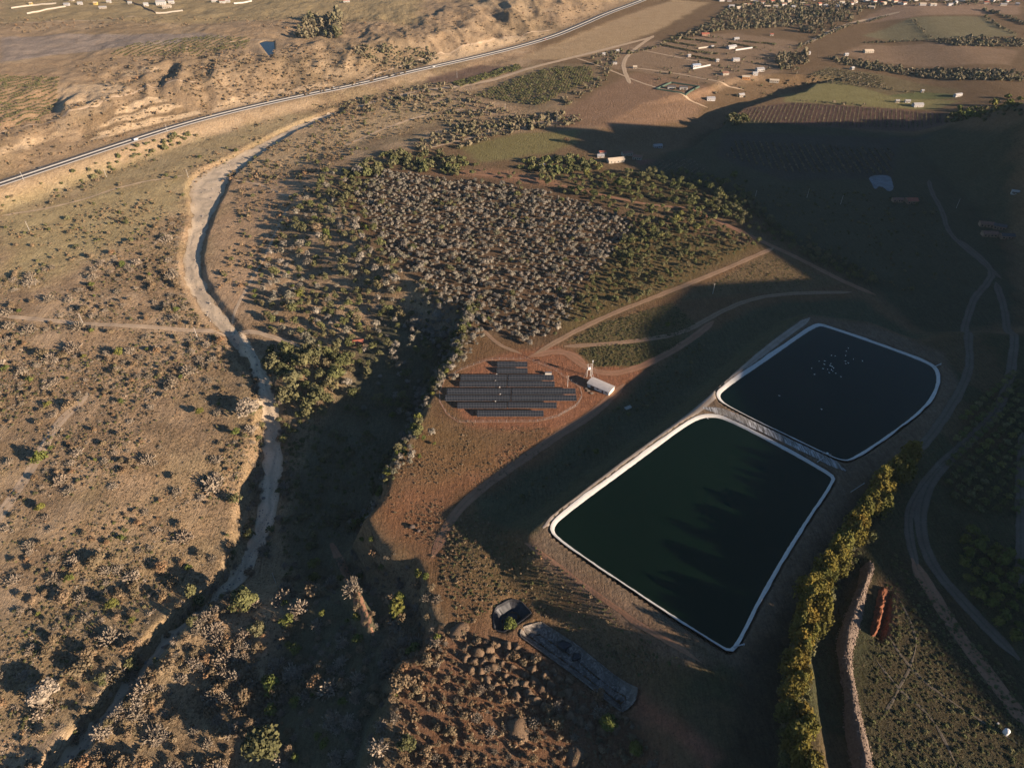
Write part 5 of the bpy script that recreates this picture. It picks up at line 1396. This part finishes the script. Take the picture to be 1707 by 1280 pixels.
MFD = [(765, 1078), (800, 1068), (868, 1080), (925, 1112), (985, 1160), (1045, 1200), (1040, 1222), (985, 1222), (900, 1180), (830, 1150), (785, 1120)]
r = np.random.default_rng(21)
for p in fill(MFD, 110, 22, 4.3):
    s = r.uniform(1.6, 2.6)
    tag(link('soil_mound', mprot[r.integers(0, 5)], (p[0], p[1], gz(*p) - .2), r.uniform(0, 6.28), (s, s * r.uniform(.8, 1.1), s * r.uniform(.9, 1.35))), 'rounded brown soil mound in the dumping ground below the lined trench', 'mound', 'dumped soil mounds')
for a, b, s, lb in ((765, 1052, 5.5, 'large orange soil heap at the top of the dumping ground'), (862, 1215, 6.5, 'broad orange earth heap in the lower dumping ground'), (960, 1262, 5.0, 'rust brown earth heap near the bottom edge of the dumping ground')):
    p = H1(a, b); tag(link('earth_heap', mprot[r.integers(0, 5)], (p[0], p[1], gz(*p) - .3), r.uniform(0, 6.28), (s, s * .8, s * .42)), lb, 'soil heap')
# gravel and stones on the river bed
n = 900; r = np.random.default_rng(91); i = r.integers(0, len(BED_S) - 1, n); f_ = r.uniform(0, 1, (n, 1)); q = BED_S[i] * (1 - f_) + BED_S[i + 1] * f_
q = q[:, :2] + r.uniform(-1, 1, (n, 2)) * q[:, 2:3]; z = ground(q[:, 0], q[:, 1]) + .2; sc = lognorm(n, 92, .35, .5, .12, 1.3)
VV = (ICO1[0][None] * r.uniform(.6, 1.3, (n, 1, 3)) * sc[:, None, None] + np.concatenate([q, z[:, None]], -1)[:, None, :]).reshape(-1, 3)
o = link('river_stones', mesh_from('river_stones', VV, (ICO1[1][None] + (np.arange(n) * len(ICO1[0]))[:, None, None]).reshape(-1, 3), plain('river_stone', (0.24, 0.21, 0.18), .9, .4, .5))); tag(o, 'grey stones strewn along the sandy river bed', 'stones', kind='stuff')
# two dark boulders on the bare red ground
for a, b, s, lb in ((687, 879, 1.7, 'larger dark boulder on the bare red ground'), (697, 885, 1.3, 'smaller dark boulder on the bare red ground')):
    p = H1(a, b); v = lumpy(ICO2[0].copy(), np.random.default_rng(int(a)), .25) * np.array([s, s * .8, s * .7])
    tag(link('boulder', mesh_from('boulder', v, ICO2[1], plain('dark_rock', (0.10, 0.075, 0.06), .95, .3, 1.5)), (p[0], p[1], gz(*p) + s * .3)), lb, 'boulder')

# ---------------------------------------------------------------- solar field
t = NT('solar_glass'); oi = t.noise(0.3, 2)
t.col(t.mix(t.rng(oi, .3, .7, 0, 1), (0.007, 0.009, 0.013), (0.011, 0.014, 0.019))); t.rough(.35); t.b.inputs['Specular IOR Level'].default_value = .5
M_PV = t.m
M_ALU = plain('aluminium_frame', (0.19, 0.19, 0.19), .45, .08, 1, .4, .2)
M_POST = plain('galvanised_post', (0.45, 0.44, 0.42), .5, .15, 1, .4, .4)
TILT = math.radians(24)
PVROWS = [(1, 603, 611.5, [(828.6, 879)]), (2, 613.4, 622.4, [(828, 879.5)]), (3, 625, 633.8, [(767.8, 845), (846.8, 923)]), (4, 635.8, 644.5, [(766, 844.6), (846.2, 924.6)]),
          (5, 647.8, 656.4, [(745, 851.2), (853.2, 959.5)]), (6, 658.8, 667.8, [(742, 850.8), (852.6, 961)]), (7, 671.2, 680.2, [(762.4, 845), (846.4, 928)]), (8, 683.8, 694.6, [(795, 906)])]
ORD = ['', 'rearmost', 'second', 'third', 'fourth', 'fifth', 'sixth', 'seventh', 'front']
SL = 4.3
for k, y0, y1, spans in PVROWS:
    for si, (xa, xb) in enumerate(spans):
        zc = 1.9; c = W((xa + xb) / 2, (y0 + y1) / 2, zc)
        dep = c[1] * CP + (CAM_H - zc) * SP; wid = (xb - xa) * dep / FPX
        n = int(round(wid / 1.06)); pw = wid / n
        e = empty('solar_table', (c[0], c[1], 0)); side = '' if len(spans) == 1 else (' on the left', ' on the right')[si]
        tag(e, 'dark solar panel table%s, %s row counted from the back' % (side, ORD[k]) if 1 < k < 8 else 'dark solar panel table, %s single row of the solar field' % ORD[k], 'solar panels', 'solar panel tables')
        g0 = gz(*c)
        def pt(u, v, w):                          # u along, v up the slope from centre, w off the surface
            return (u, v * math.cos(TILT) - w * math.sin(TILT), g0 + zc + v * math.sin(TILT) + w * math.cos(TILT))
        fr = MB(); V = [pt(u, v, w) for w in (-.06, 0) for u, v in ((-wid / 2, -SL / 2), (wid / 2, -SL / 2), (wid / 2, SL / 2), (-wid / 2, SL / 2))]
        fr.add(V, [(0, 3, 2, 1), (4, 5, 6, 7), (0, 1, 5, 4), (1, 2, 6, 5), (2, 3, 7, 6), (3, 0, 4, 7)]); fr.build('frame', M_ALU, e)
        pv = MB(); gp = .085
        for i in range(n):
            for j in (0, 1):
                u0 = -wid / 2 + i * pw + gp; u1 = u0 + pw - 2 * gp; v0 = -SL / 2 + j * SL / 2 + gp; v1 = v0 + SL / 2 - 2 * gp
                pv.add([pt(u, v, w) for w in (-.01, .02) for u, v in ((u0, v0), (u1, v0), (u1, v1), (u0, v1))], [(4, 5, 6, 7), (0, 1, 5, 4), (1, 2, 6, 5), (2, 3, 7, 6), (3, 0, 4, 7)])
        o = pv.build('panels', M_PV, e); o['kind'] = 'stuff'
        for i in range(max(3, int(wid / 5))):
            u = -wid / 2 + 1 + (wid - 2) * i / (max(3, int(wid / 5)) - 1)
            for v in (-1.3, 1.3):
                p = pt(u, v, -.06); gg = gz(c[0] + p[0], c[1] + p[1])
                MB().tube((p[0], p[1], gg - .2), p, .06, .06, 5).build('leg', M_POST, e)
# small inverter cabinets between the rows
for i, (a, b) in enumerate(((828, 624.5), (826, 635), (833, 646), (834, 657.5), (826, 669.5))):
    p = W(a, b, 0.8); e = empty('inverter', (p[0], p[1], gz(*p)))
    tag(e, 'small white inverter cabinet in the %s gap between the panel rows' % ('rearmost', 'second', 'third', 'fourth', 'front')[i], 'cabinet')
    MB().box((0, 0, 1.1), (.8, .4, .9)).build('cabinet', M_CONC, e)
    for s in (-.3, .3): MB().tube((s, 0, -.1), (s, 0, .6), .05, .05, 5).build('leg', M_POST, e)
p = W(914, 622.5, 1.2); e = empty('equipment_box', (p[0], p[1], gz(*p))); tag(e, 'white flat topped equipment box behind the third panel row', 'box')
MB().box((0, 0, 1.1), (4.6, 1.2, 1.8)).build('body', M_CONC, e); MB().box((0, 0, 2.07), (4.9, 1.5, .12)).build('lid', M_ALU, e)
# wire fence
FEN = HP([(733, 655), (742, 632), (770, 616), (815, 600), (880, 599), (925, 617), (966, 645), (971, 660), (962, 676), (930, 695), (895, 703), (765, 704), (745, 690), (733, 670), (733, 655)])
FP = resample(FEN, 5.0); fe = empty('wire_fence', (FP[0][0], FP[0][1], 0)); tag(fe, 'thin wire fence of pale posts around the solar panels', 'fence')
postm = MB().tube((0, 0, -.3), (0, 0, 2.1), .07, .06, 5); POSTME = None
for i, q in enumerate(FP[:-1]):
    if POSTME is None:
        o = postm.build('post', M_POST, fe, (0, 0, gz(*q))); POSTME = o.data
    else: link('post', POSTME, (q[0] - FP[0][0], q[1] - FP[0][1], gz(*q)), parent=fe)
wm = MB()
for hgt in (.5, 1.2, 1.95):
    for a, b in zip(FP[:-1], FP[1:]):
        wm.tube((a[0] - FP[0][0], a[1] - FP[0][1], gz(*a) + hgt), (b[0] - FP[0][0], b[1] - FP[0][1], gz(*b) + hgt), .02, .02, 3)
wm.build('wire', M_POST, fe)
FR = resample(FEN, 2.0); structure(ribbon('fence_path', FR, 0.45, M_TRACK_RED, .12, 2.0, 3, .2, 9))

# ---------------------------------------------------------------- shed, transformer frame, mast
def shed():
    ang = math.radians(-36.5); c = W(1002, 641, 3.4)
    L, B, Hh = 17.0, 7.6, 3.1; g = gz(*c)
    e = empty('shed', (c[0], c[1], g), ang); tag(e, 'long pale shed with a low curved metal roof beside the solar field', 'shed')
    m = plain('cream_wall', (0.72, 0.66, 0.56), .85, .1, .6); w = MB()
    w.box((0, 0, Hh / 2 - .2), (L, B, Hh + .4)).build('wall', m, e)
    V = []; n = 10
    for sx in (-L / 2 - .5, L / 2 + .5):
        for j in range(n + 1):
            t_ = j / n * 2 - 1; V.append((sx, t_ * (B / 2 + .5), Hh + .08 + .95 * (1 - t_ * t_)))
        for j in range(n + 1):
            t_ = 1 - j / n * 2; V.append((sx, t_ * (B / 2 + .5), Hh + .0 + .95 * (1 - t_ * t_) - .05))
    q = 2 * (n + 1); F = [(j, (j + 1) % q, q + (j + 1) % q, q + j) for j in range(q)]
    for s in (0, q):
        for j in range(n): F.append((s + j, s + j + 1, s + 2 * n - j, s + 2 * n + 1 - j))
    roof = MB().add(V, F).build('roof', plain('zinc_roof', (0.50, 0.46, 0.42), .6, .1, .5, .3), e)
    for j in range(12):
        x = -L / 2 + 1 + j * (L - 2) / 11; rb_ = MB(); pr = None
        for i2 in range(n):
            t0 = i2 / n * 2 - 1; t1 = (i2 + 1) / n * 2 - 1
            rb_.tube((x, t0 * (B / 2 + .5), Hh + .1 + .95 * (1 - t0 * t0)), (x, t1 * (B / 2 + .5), Hh + .1 + .95 * (1 - t1 * t1)), .05, .05, 4)
        rb_.build('seam', MATS['zinc_roof'], roof)
    for x, wd in ((-4.5, 3.0), (3.5, 1.1)):
        d = MB().box((x, -B / 2 - .03, 1.15), (wd, .1, 2.3)).build('door', plain('brown_door', (0.14, 0.09, 0.06), .7), e)
        MB().box((x + wd * .35, -B / 2 - .11, 1.1), (.08, .08, .3)).build('handle', M_STEEL, d)
    for x in (-.4, 6.3):
        wi = MB().box((x, -B / 2 - .02, 1.9), (1.5, .08, .9)).build('window', plain('window_glass', (0.03, 0.035, 0.04), .15, .1, 1, .5), e)
        MB().box((x, -B / 2 - .06, 1.41), (1.7, .18, .08)).build('sill', m, wi)
    MB().box((L / 2 + .03, 0.4, 1.3), (.1, 2.6, 2.5)).build('end_door', plain('pale_door', (0.75, 0.72, 0.66), .6), e)
shed()
c = W(981, 628, 0); e = empty('transformer_frame', (c[0], c[1], gz(*c)), .25); tag(e, 'white twin pole transformer frame standing behind the shed', 'transformer')
for s in (-1.3, 1.3): MB().tube((s, 0, -.4), (s * .8, 0, 11.5), .24, .17, 8).build('pole', M_CONC, e)
MB().box((0, 0, 11.0), (4.6, .25, .3)).build('crossarm', M_WOOD, e); MB().box((0, 0, 6.6), (3.0, 1.0, .2)).build('platform', M_CONC, e)
tr = MB().box((0, 0, 7.6), (1.8, 1.2, 1.8), 0, .95).build('transformer', M_WHITE, e)
for s in (-.5, 0, .5): MB().tube((s, 0, 8.5), (s, 0, 9.1), .12, .06, 6).build('bushing', plain('porcelain', (0.3, 0.12, 0.07), .3), tr)
for s in (-1, 1): MB().tube((s * 1.2, 0, 6.5), (s * 3.6, -.6, 0), .09, .09, 5).build('brace', M_POST, e)
c = W(986, 629, 0); e = empty('radio_mast', (c[0], c[1], gz(*c))); tag(e, 'slender white radio mast beside the transformer frame', 'mast')
MB().tube((0, 0, -.3), (0, 0, 15.5), .14, .06, 6).build('pole', M_WHITE, e); MB().box((0, .1, 14.2), (.6, .3, 1.2)).build('antenna', M_WHITE, e)
for a in (0, 2.1, 4.2): MB().tube((0, 0, 12), (5 * math.cos(a), 5 * math.sin(a), 0), .02, .02, 3).build('stay', M_STEEL, e)
for i, (a, b) in enumerate(((981, 652), (987, 656), (978, 648))):
    p = H1(a, b); e = empty('pallet', (p[0], p[1], gz(*p)), .6 * i); tag(e, ('wooden pallet lying left of the shed', 'wooden pallet against the shed corner nearest the panels', 'wooden pallet furthest left before the shed')[i], 'pallet')
    for j in range(5): MB().box((0, -.8 + j * .4, .42), (2.2, .25, .06)).build('board', M_WOOD, e)
    for j in (-.9, 0, .9): MB().box((j, 0, .28), (.15, 1.9, .2)).build('bearer', M_WOOD, e)
p = H1(1047, 680); e = empty('drinking_trough', (p[0], p[1], gz(*p)), .5); tag(e, 'pale open trough on the shaded strip below the shed', 'trough')
for x, y, dx, dy in ((0, 1.0, 4.6, .2), (0, -1.0, 4.6, .2), (2.2, 0, .2, 1.8), (-2.2, 0, .2, 1.8)): MB().box((x, y, .4), (dx, dy, 1.0)).build('side', M_CONC, e)
MB().box((0, 0, .1), (4.2, 1.8, .25)).build('floor', M_CONC, e)
# white tank at the lower right
p = H1(1675, 1222); e = empty('water_tank', (p[0], p[1], gz(*p) - .1)); tag(e, 'white upright water tank with a long shadow on the lower right field', 'water tank')
m = MB(); prof = [(1.05, 0), (1.1, .15), (1.1, 1.2), (1.13, 1.25), (1.1, 1.3), (1.1, 2.5), (.95, 2.85), (.5, 3.1), (.3, 3.14)]
n = 20; V = [(rr * math.cos(2 * math.pi * i / n), rr * math.sin(2 * math.pi * i / n), z) for rr, z in prof for i in range(n)]
F = [(j * n + i, j * n + (i + 1) % n, (j + 1) * n + (i + 1) % n, (j + 1) * n + i) for j in range(len(prof) - 1) for i in range(n)]
m.add(V, F).build('body', M_WHITE, e, smooth=True); MB().tube((0, 0, 3.1), (0, 0, 3.3), .42, .4, 14).build('lid', M_WHITE, e); MB().tube((1.05, 0, .3), (1.9, 0, .15), .06, .06, 6).build('outlet_pipe', M_STEEL, e)
p = H1(1663, 1206); m = MB().box((0, 0, .35), (.9, .7, .7), .3, .8); tag(m.build('valve_box', M_CONC, None, (p[0], p[1], gz(*p))), 'tiny pale valve box just up the field from the white tank', 'box')

# ---------------------------------------------------------------- power poles
POLES = [(139, 540, 'beside the straight track crossing the left plain'), (329, 563, 'where the straight track meets the river bed'), (178, 296, 'below the highway, left of the river'), (314, 296, 'at the left edge of the wide sandy river bend'),
         (40, 301, 'close to the highway at the left edge'), (279, 220, 'on the far verge of the highway'), (49, 384, 'alone on the greenish plain at the left edge'), (762, 130, 'on the dark field beside the highway'),
         (842, 184, 'at the near corner of the far plantation'), (928, 206, 'at the corner of the ploughed brown field'), (1401, 341, 'in the shaded flat below the hill'), (1594, 347, 'beside the shaded track at the right'),
         (946, 645, 'inside the fence right of the solar panels'), (1188, 490, 'on the small triangular field by the tracks'), (460, 972, 'on the dark floor of the lower gully'), (1345, 330, 'on the shaded flat left of the pale tarpaulin'),
         (535, 592, 'in the trees at the end of the straight track'), (1258, 333, 'at the edge of the shaded field by the grove')]
for a, b, w_ in POLES:
    p = H1(a, b); e = empty('power_pole', (p[0], p[1], gz(*p)), .4); tag(e, 'thin power pole ' + w_, 'power pole')
    MB().tube((0, 0, -.4), (0, 0, 10), .19, .12, 7).build('pole', M_CONC, e); MB().box((0, 0, 9.5), (2.2, .16, .16)).build('crossarm', M_WOOD, e)
    for s in (-.9, 0, .9): MB().tube((s, 0, 9.58), (s, 0, 9.85), .06, .04, 6).build('insulator', plain('porcelain', (0.3, 0.12, 0.07), .3), e)

# ---------------------------------------------------------------- houses
WALLS = {'white': (0.46, 0.44, 0.41), 'cream': (0.40, 0.35, 0.28), 'grey': (0.45, 0.43, 0.41), 'orange': (0.55, 0.27, 0.11), 'brown': (0.32, 0.2, 0.13), 'yellow': (0.66, 0.48, 0.15)}
ROOFS = {'white': (0.38, 0.37, 0.36), 'grey': (0.33, 0.32, 0.32), 'red': (0.36, 0.12, 0.075), 'brown': (0.24, 0.13, 0.09), 'tan': (0.55, 0.45, 0.33), 'dark': (0.09, 0.085, 0.085), 'blue': (0.28, 0.33, 0.4)}
def house(label, px, py, L, B, Hh, ang, wall='white', roof='grey', pitch=.45, group=None, name='house', wins=True):
    p = H1(px, py); g = gz(*p); L *= .88; B *= .9
    e = empty(name, (p[0], p[1], g), ang); tag(e, label, 'house', group)
    mw = plain('wall_' + wall, WALLS[wall], .85, .08, .4); mr = plain('roof_' + roof, ROOFS[roof], .75, .18, .5)
    MB().box((0, 0, Hh / 2 - .4), (L, B, Hh + .8)).build('wall', mw, e)
    rz = B / 2 * pitch; o = .4
    V = [(-L / 2 - o, -B / 2 - o, Hh), (L / 2 + o, -B / 2 - o, Hh), (L / 2 + o, B / 2 + o, Hh), (-L / 2 - o, B / 2 + o, Hh), (-L / 2 - o, 0, Hh + rz + .15), (L / 2 + o, 0, Hh + rz + .15)]
    V += [(x, y, z - .14) for x, y, z in V]
    MB().add(V, [(0, 1, 5, 4), (2, 3, 4, 5), (7, 6, 10, 11), (9, 8, 11, 10), (0, 6, 7, 1), (2, 8, 9, 3), (3, 9, 10, 4), (4, 10, 6, 0), (1, 7, 11, 5), (5, 11, 8, 2)]).build('roof', mr, e)
    if wins:
        md = plain('window_glass', (0.03, 0.035, 0.04), .15, .1, 1, .5)
        MB().box((-L * .12, -B / 2 - .02, 1.05), (1.1, .1, 2.1)).build('door', plain('brown_door', (0.14, 0.09, 0.06), .7), e)
        for x in (-.34, .1, .34): MB().box((x * L, -B / 2 - .02, 1.6), (1.3, .08, 1.1)).build('window', md, e)
        for y in (-.2, .2): MB().box((L / 2 + .02, y * B, 1.6), (.08, 1.2, 1.1)).build('window', md, e)
    return e
HOUSES = [
    ('cream roofed main farmhouse above the orchard, before the shaded field', 1026, 270, 22, 9, 3.4, .25, 'cream', 'tan'), ('pale farm building with brown roof right of the main farmhouse', 1062, 265, 12, 8, 3.2, -.3, 'cream', 'brown'),
    ('red roofed outbuilding left of the main farmhouse', 1004, 257, 9, 6, 3, .2, 'white', 'red'), ('white low outbuilding below the red roofed one', 1001, 262, 9, 5, 2.6, .1, 'white', 'grey'), ('brown roofed wing behind the main farmhouse', 1045, 259, 14, 7, 3.4, .3, 'cream', 'brown'),
    ('grey roofed hut among the trees left of the farm', 903, 279, 8, 5, 2.8, .4, 'white', 'grey'), ('pale roof in the shaded trees beyond the farm', 1096, 246, 12, 7, 3, .2, 'grey', 'grey'),
    ('small reddish roofed hut at the end of the straight track by the gully', 598, 574, 9, 7, 3.0, .2, 'brown', 'red'),
    ('red roofed valley house at the far edge of the plots', 1175, 60, 16, 9, 3.4, .1, 'brown', 'red'), ('white valley house behind the long dark hedges', 1227, 67, 11, 7, 3.2, .2, 'white', 'white'), ('long white house inside the walled plot', 1219, 81, 20, 9, 3.6, .5, 'white', 'white'),
    ('tiny white hut on the brown plots, leftmost', 1148, 95, 6, 5, 3, .4, 'white', 'white'), ('tiny white hut on the brown plots, below the hedge end', 1195, 103, 6, 5, 3, .4, 'white', 'white'), ('white house left of a dark tree clump', 1226, 102, 13, 8, 3.4, .2, 'white', 'grey'),
    ('blue grey roofed house joined to a long white wall', 1160, 112, 16, 8, 3.4, .3, 'white', 'blue'), ('small pale hut left of the long white house', 1187, 80, 6, 5, 3, .3, 'cream', 'white'), ('grey roofed house by the valley wood', 1266, 119, 14, 9, 4, .2, 'white', 'grey'),
    ('white house in front of the grey roofed one', 1258, 125, 9, 6, 3.4, .1, 'white', 'white'), ('brown house among bushes on the plots', 1208, 125, 12, 8, 3.2, .3, 'cream', 'brown'), ('orange walled house with a tan roof on the plots', 1243, 132, 13, 8, 3.6, -.2, 'orange', 'tan'),
    ('low cream house with a flat tan roof by the shaded bluff', 1290, 137, 16, 7, 3, -.2, 'cream', 'tan'), ('dark roofed house on the left inside the green walled compound', 1119, 148, 13, 7, 3.2, -.05, 'white', 'dark'), ('dark roofed house on the right inside the green walled compound', 1139, 149, 13, 7, 3.2, -.05, 'white', 'dark'),
    ('grey house among trees below the compound', 1184, 167, 14, 8, 3.2, .1, 'grey', 'grey'), ('pale green roofed house at the bluff edge', 1235, 161, 10, 7, 3.2, .3, 'cream', 'white'), ('low pale house by the dark wood at right', 1343, 91, 16, 7, 3.2, .2, 'white', 'white'),
    ('small orange roofed house far up the plots', 1286, 60, 7, 5, 3, 0, 'cream', 'red'), ('tiny white hut by the hedged garden near the river wood', 1029, 87, 6, 5, 3, .3, 'white', 'white'), ('tiny white hut left of the hedged garden', 1006, 92, 6, 4, 2.8, .3, 'white', 'white'),
    ('small house with dark trees at the track junction', 1024, 107, 8, 6, 3, .3, 'white', 'dark'), ('small tan shed on the brown field by the track', 1058, 114, 7, 5, 2.8, .1, 'cream', 'tan'), ('pale tan farm shed on the brown far right field', 1447, 88, 18, 9, 3.4, .1, 'cream', 'tan'),
    ('white hut at the left of the brown far right field', 1410, 93, 8, 5, 3, .3, 'white', 'white'), ('tiny white hut at the tip of the planted terrace', 1420, 116, 7, 5, 3, .6, 'white', 'white'), ('white house at the right end of the green field', 1529, 178, 15, 8, 3.6, .05, 'white', 'white'),
    ('white hut in the green basin', 1537, 154, 4, 4, 3, 0, 'white', 'white'), ('white sheds at the right tip of the green basin', 1596, 161, 13, 5, 3.4, .3, 'white', 'white'), ('small cream shed left on the green field margin', 1495, 171, 6, 4, 3, 0, 'cream', 'white'), ('small white shed right on the green field margin', 1512, 171, 8, 4, 3, 0, 'white', 'white'),
    ('red roofed cottage in the shaded flat beside the track', 1518, 338, 12, 9, 3.6, 0, 'brown', 'red'), ('low brown roofed cottage left of the shaded red roofed one', 1495, 336, 12, 6, 3, 0, 'brown', 'brown'), ('upper brown roofed house in the dark right corner', 1643, 377, 14, 7, 3.4, -.25, 'brown', 'brown'),  # brown walls dim these houses, shade put into the wall colour
    ('lower brown roofed house in the dark right corner', 1648, 393, 15, 7, 3.4, -.1, 'brown', 'brown'), ('grey roofed barn right of the lower dark corner house', 1677, 397, 13, 7, 3.4, -.1, 'brown', 'dark'), ('grey roofed barn right of the upper dark corner house', 1665, 381, 12, 7, 3.4, -.5, 'brown', 'dark'),  # same darkened tones, standing in for the hill's shade
    ('tiny pale hut on the shaded slope at the right edge', 1691, 323, 7, 4, 3, -.4, 'white', 'white'),
    ('large white house in the walled far left compound', 269, 8, 20, 12, 5, .2, 'white', 'white'), ('white house at the left corner of the far left compound', 244, 10, 10, 8, 4, .4, 'white', 'white'), ('tan roofed hall inside the far left compound', 279, 14, 18, 9, 4, .1, 'cream', 'tan'),
    ('white block at the right of the far left compound', 286, 6, 12, 8, 4.5, .2, 'white', 'grey'), ('small white house left of the far left compound', 217, 7, 8, 6, 3.5, .2, 'white', 'white'), ('yellow house in the far left hamlet', 160, 8, 8, 6, 3.6, .1, 'yellow', 'tan'),
    ('white house at the left of the far left hamlet', 112, 10, 11, 7, 3.6, .1, 'white', 'grey'), ('white house with grey roof in the middle of the far left hamlet', 134, 8, 10, 7, 3.6, .3, 'white', 'grey'), ('cream house at the top of the far left hamlet', 120, 2, 9, 7, 3.6, 0, 'cream', 'white'),
    ('pale row house at the right of the far left hamlet', 172, 15, 15, 6, 3.2, .2, 'cream', 'white'), ('white house at the top right of the far left hamlet', 182, 5, 9, 7, 3.6, .2, 'white', 'white'), ('tan hut by the wall at the far left edge', 52, 8, 6, 5, 3, .2, 'yellow', 'tan'),
    ('white house left in the small group at the top, right of the compound', 358, 4, 12, 7, 3.6, .2, 'white', 'white'), ('brown roofed house in the small group at the top, right of the compound', 371, 5, 12, 7, 3.6, .2, 'white', 'brown'), ('grey house right in the small group at the top', 380, 4, 10, 7, 3.6, .2, 'grey', 'grey'),
    ('red roofed house at the very top edge left of the highway', 578, 4, 14, 8, 3.6, .2, 'white', 'red'),
]
for h_ in HOUSES: house(*h_)
r = np.random.default_rng(31)
for i in range(64):
    x = 1195 + 505 * (i + r.uniform(0, .9)) / 64; y = r.uniform(0, 15) - (4 if x > 1500 else 0)
    house('small house of the distant town along the top edge', x, max(0.5, y), r.uniform(8, 15), r.uniform(6, 9), 3.4, r.uniform(-.6, .6), ('white', 'cream', 'grey')[r.integers(0, 3)], ('white', 'red', 'grey', 'tan', 'brown')[r.integers(0, 5)], group='distant town houses', wins=False)
# walls and hedges of the plots
def wall_run(name, label, pts, ht, th, mat, cat='wall'):
    P = resample(HP(pts), 6.0); V, F = extrude(P, [(-th / 2, -1.0), (-th / 2, ht), (th / 2, ht), (th / 2, -1.0)], ground(P[:, 0], P[:, 1]))
    e = link(name, mesh_from(name, V, F, mat)); tag(e, label, cat); return e
M_WW = plain('wall_white', WALLS['white']); M_WC = plain('wall_cream', WALLS['cream']); M_GW = plain('green_mesh', (0.07, 0.11, 0.08), .8)
for lb, pts, m in (('long white garden wall right of the long white house', [(1226, 85), (1254, 81)], M_WW), ('long white wall joined to the blue roofed house', [(1155, 116), (1184, 110)], M_WW), ('pale wall of the upper plot beside the dark hedges', [(1164, 82), (1187, 79)], M_WC),
                   ('long pale wall of the far left field, lower one', [(45, 24), (78, 17), (110, 12)], M_WC), ('long pale wall of the far left field, upper one', [(19, 15), (55, 10), (94, 7)], M_WC), ('pale front wall of the far left compound', [(260, 23), (305, 19)], M_WC),
                   ('brown side wall of the far left compound', [(205, 0), (235, 10), (260, 23)], plain('wall_brown', WALLS['brown'])), ('pale wall at the top edge right of the hamlet', [(390, 7), (420, 3)], M_WW)):
    wall_run('garden_wall', lb, pts, 2.4, .8, m)
for lb, pts in (('green mesh fence, upper left side of the walled compound', [(1094, 150), (1119, 139)]), ('green mesh fence, upper side of the compound', [(1119, 139), (1166, 146)]), ('green mesh fence, right side of the compound', [(1166, 146), (1143, 160)]), ('green mesh fence, lower side of the compound', [(1143, 160), (1094, 150)])):
    wall_run('mesh_fence', lb, pts, 2.2, .3, M_GW, 'fence')
HEDGES = [([(1118, 63), (1155, 68)], 'upper left'), ([(1160, 68), (1193, 73)], 'upper middle'), ([(1105, 69), (1160, 78)], 'second row'), ([(1214, 73), (1260, 81)], 'behind the long white house'), ([(1240, 70), (1264, 73)], 'upper right'), ([(1270, 73), (1292, 75)], 'far right'), ([(1150, 94), (1192, 102)], 'below the first rows'), ([(1102, 76), (1150, 86), (1195, 91)], 'lowest long')]
for k_, (pts, w_) in enumerate(HEDGES):
    P = resample(HP(pts), 2.2); q = P + np.random.default_rng(k_).normal(0, .5, P.shape); lst, m_ = SMALL['far']
    VV = []; FF = []; o_ = 0
    for i, p in enumerate(q):
        v, f, _ = lst[i % len(lst)]; VV.append(v * np.array([2.0, 2.0, 2.2]) + np.array([p[0], p[1], gz(*p) - .2])); FF.append(f + o_); o_ += len(v)
    tag(link('hedge', mesh_from('hedge', np.vstack(VV), np.vstack(FF), M_GREEN)), 'dark clipped hedge between the valley plots, %s one' % w_, 'hedge')

# ---------------------------------------------------------------- small reservoirs
structure(link('water', sheet('water', RESERVOIR, 24.6, water_mat('dark_reservoir', (0.004, 0.006, 0.009), (0.006, 0.009, 0.012), 0.12))), 'dark water of the triangular reservoir on the far left hillside')
TP = chaikin(HP([(1446, 296), (1462, 292), (1484, 293), (1488, 303), (1491, 316), (1482, 322), (1468, 310), (1458, 318), (1452, 306)]), 1, True)
lo, hi = TP.min(0), TP.max(0); gx, gy = np.meshgrid(np.linspace(lo[0], hi[0], 50), np.linspace(lo[1], hi[1], 60)); ok = inside(gx, gy, TP)
z = ground(gx.ravel(), gy.ravel()).reshape(gx.shape) + .35 + fbm(gx, gy, 5, 3, 3) * .3; idx = np.arange(gx.size).reshape(gx.shape)
m = ok[:-1, :-1] & ok[1:, 1:] & ok[:-1, 1:] & ok[1:, :-1]
F = np.stack([idx[:-1, :-1][m], idx[:-1, 1:][m], idx[1:, 1:][m], idx[1:, :-1][m]], -1)
tag(link('tarpaulin', mesh_from('tarpaulin', np.stack([gx, gy, z], -1).reshape(-1, 3), F, plain('pale_tarp', (0.11, 0.135, 0.155), .5, .35, .12))), 'pale bluish plastic sheet spread on the shaded flat', 'tarpaulin')

# ---------------------------------------------------------------- the air
hz = MB().box((0, 5500, 180), (18600, 13400, 560))
t = bpy.data.materials.new('haze'); t.use_nodes = True
n = t.node_tree.nodes; n.clear()
pv = n.new('ShaderNodeVolumePrincipled'); mo = n.new('ShaderNodeOutputMaterial')
pv.inputs['Color'].default_value = (0.62, 0.80, 1.0, 1); pv.inputs['Density'].default_value = 0.00002; pv.inputs['Anisotropy'].default_value = 0.0
t.node_tree.links.new(pv.outputs[0], mo.inputs['Volume'])
o = hz.build('haze', t); o['kind'] = 'stuff'; o['label'] = 'thin evening haze over the valley'
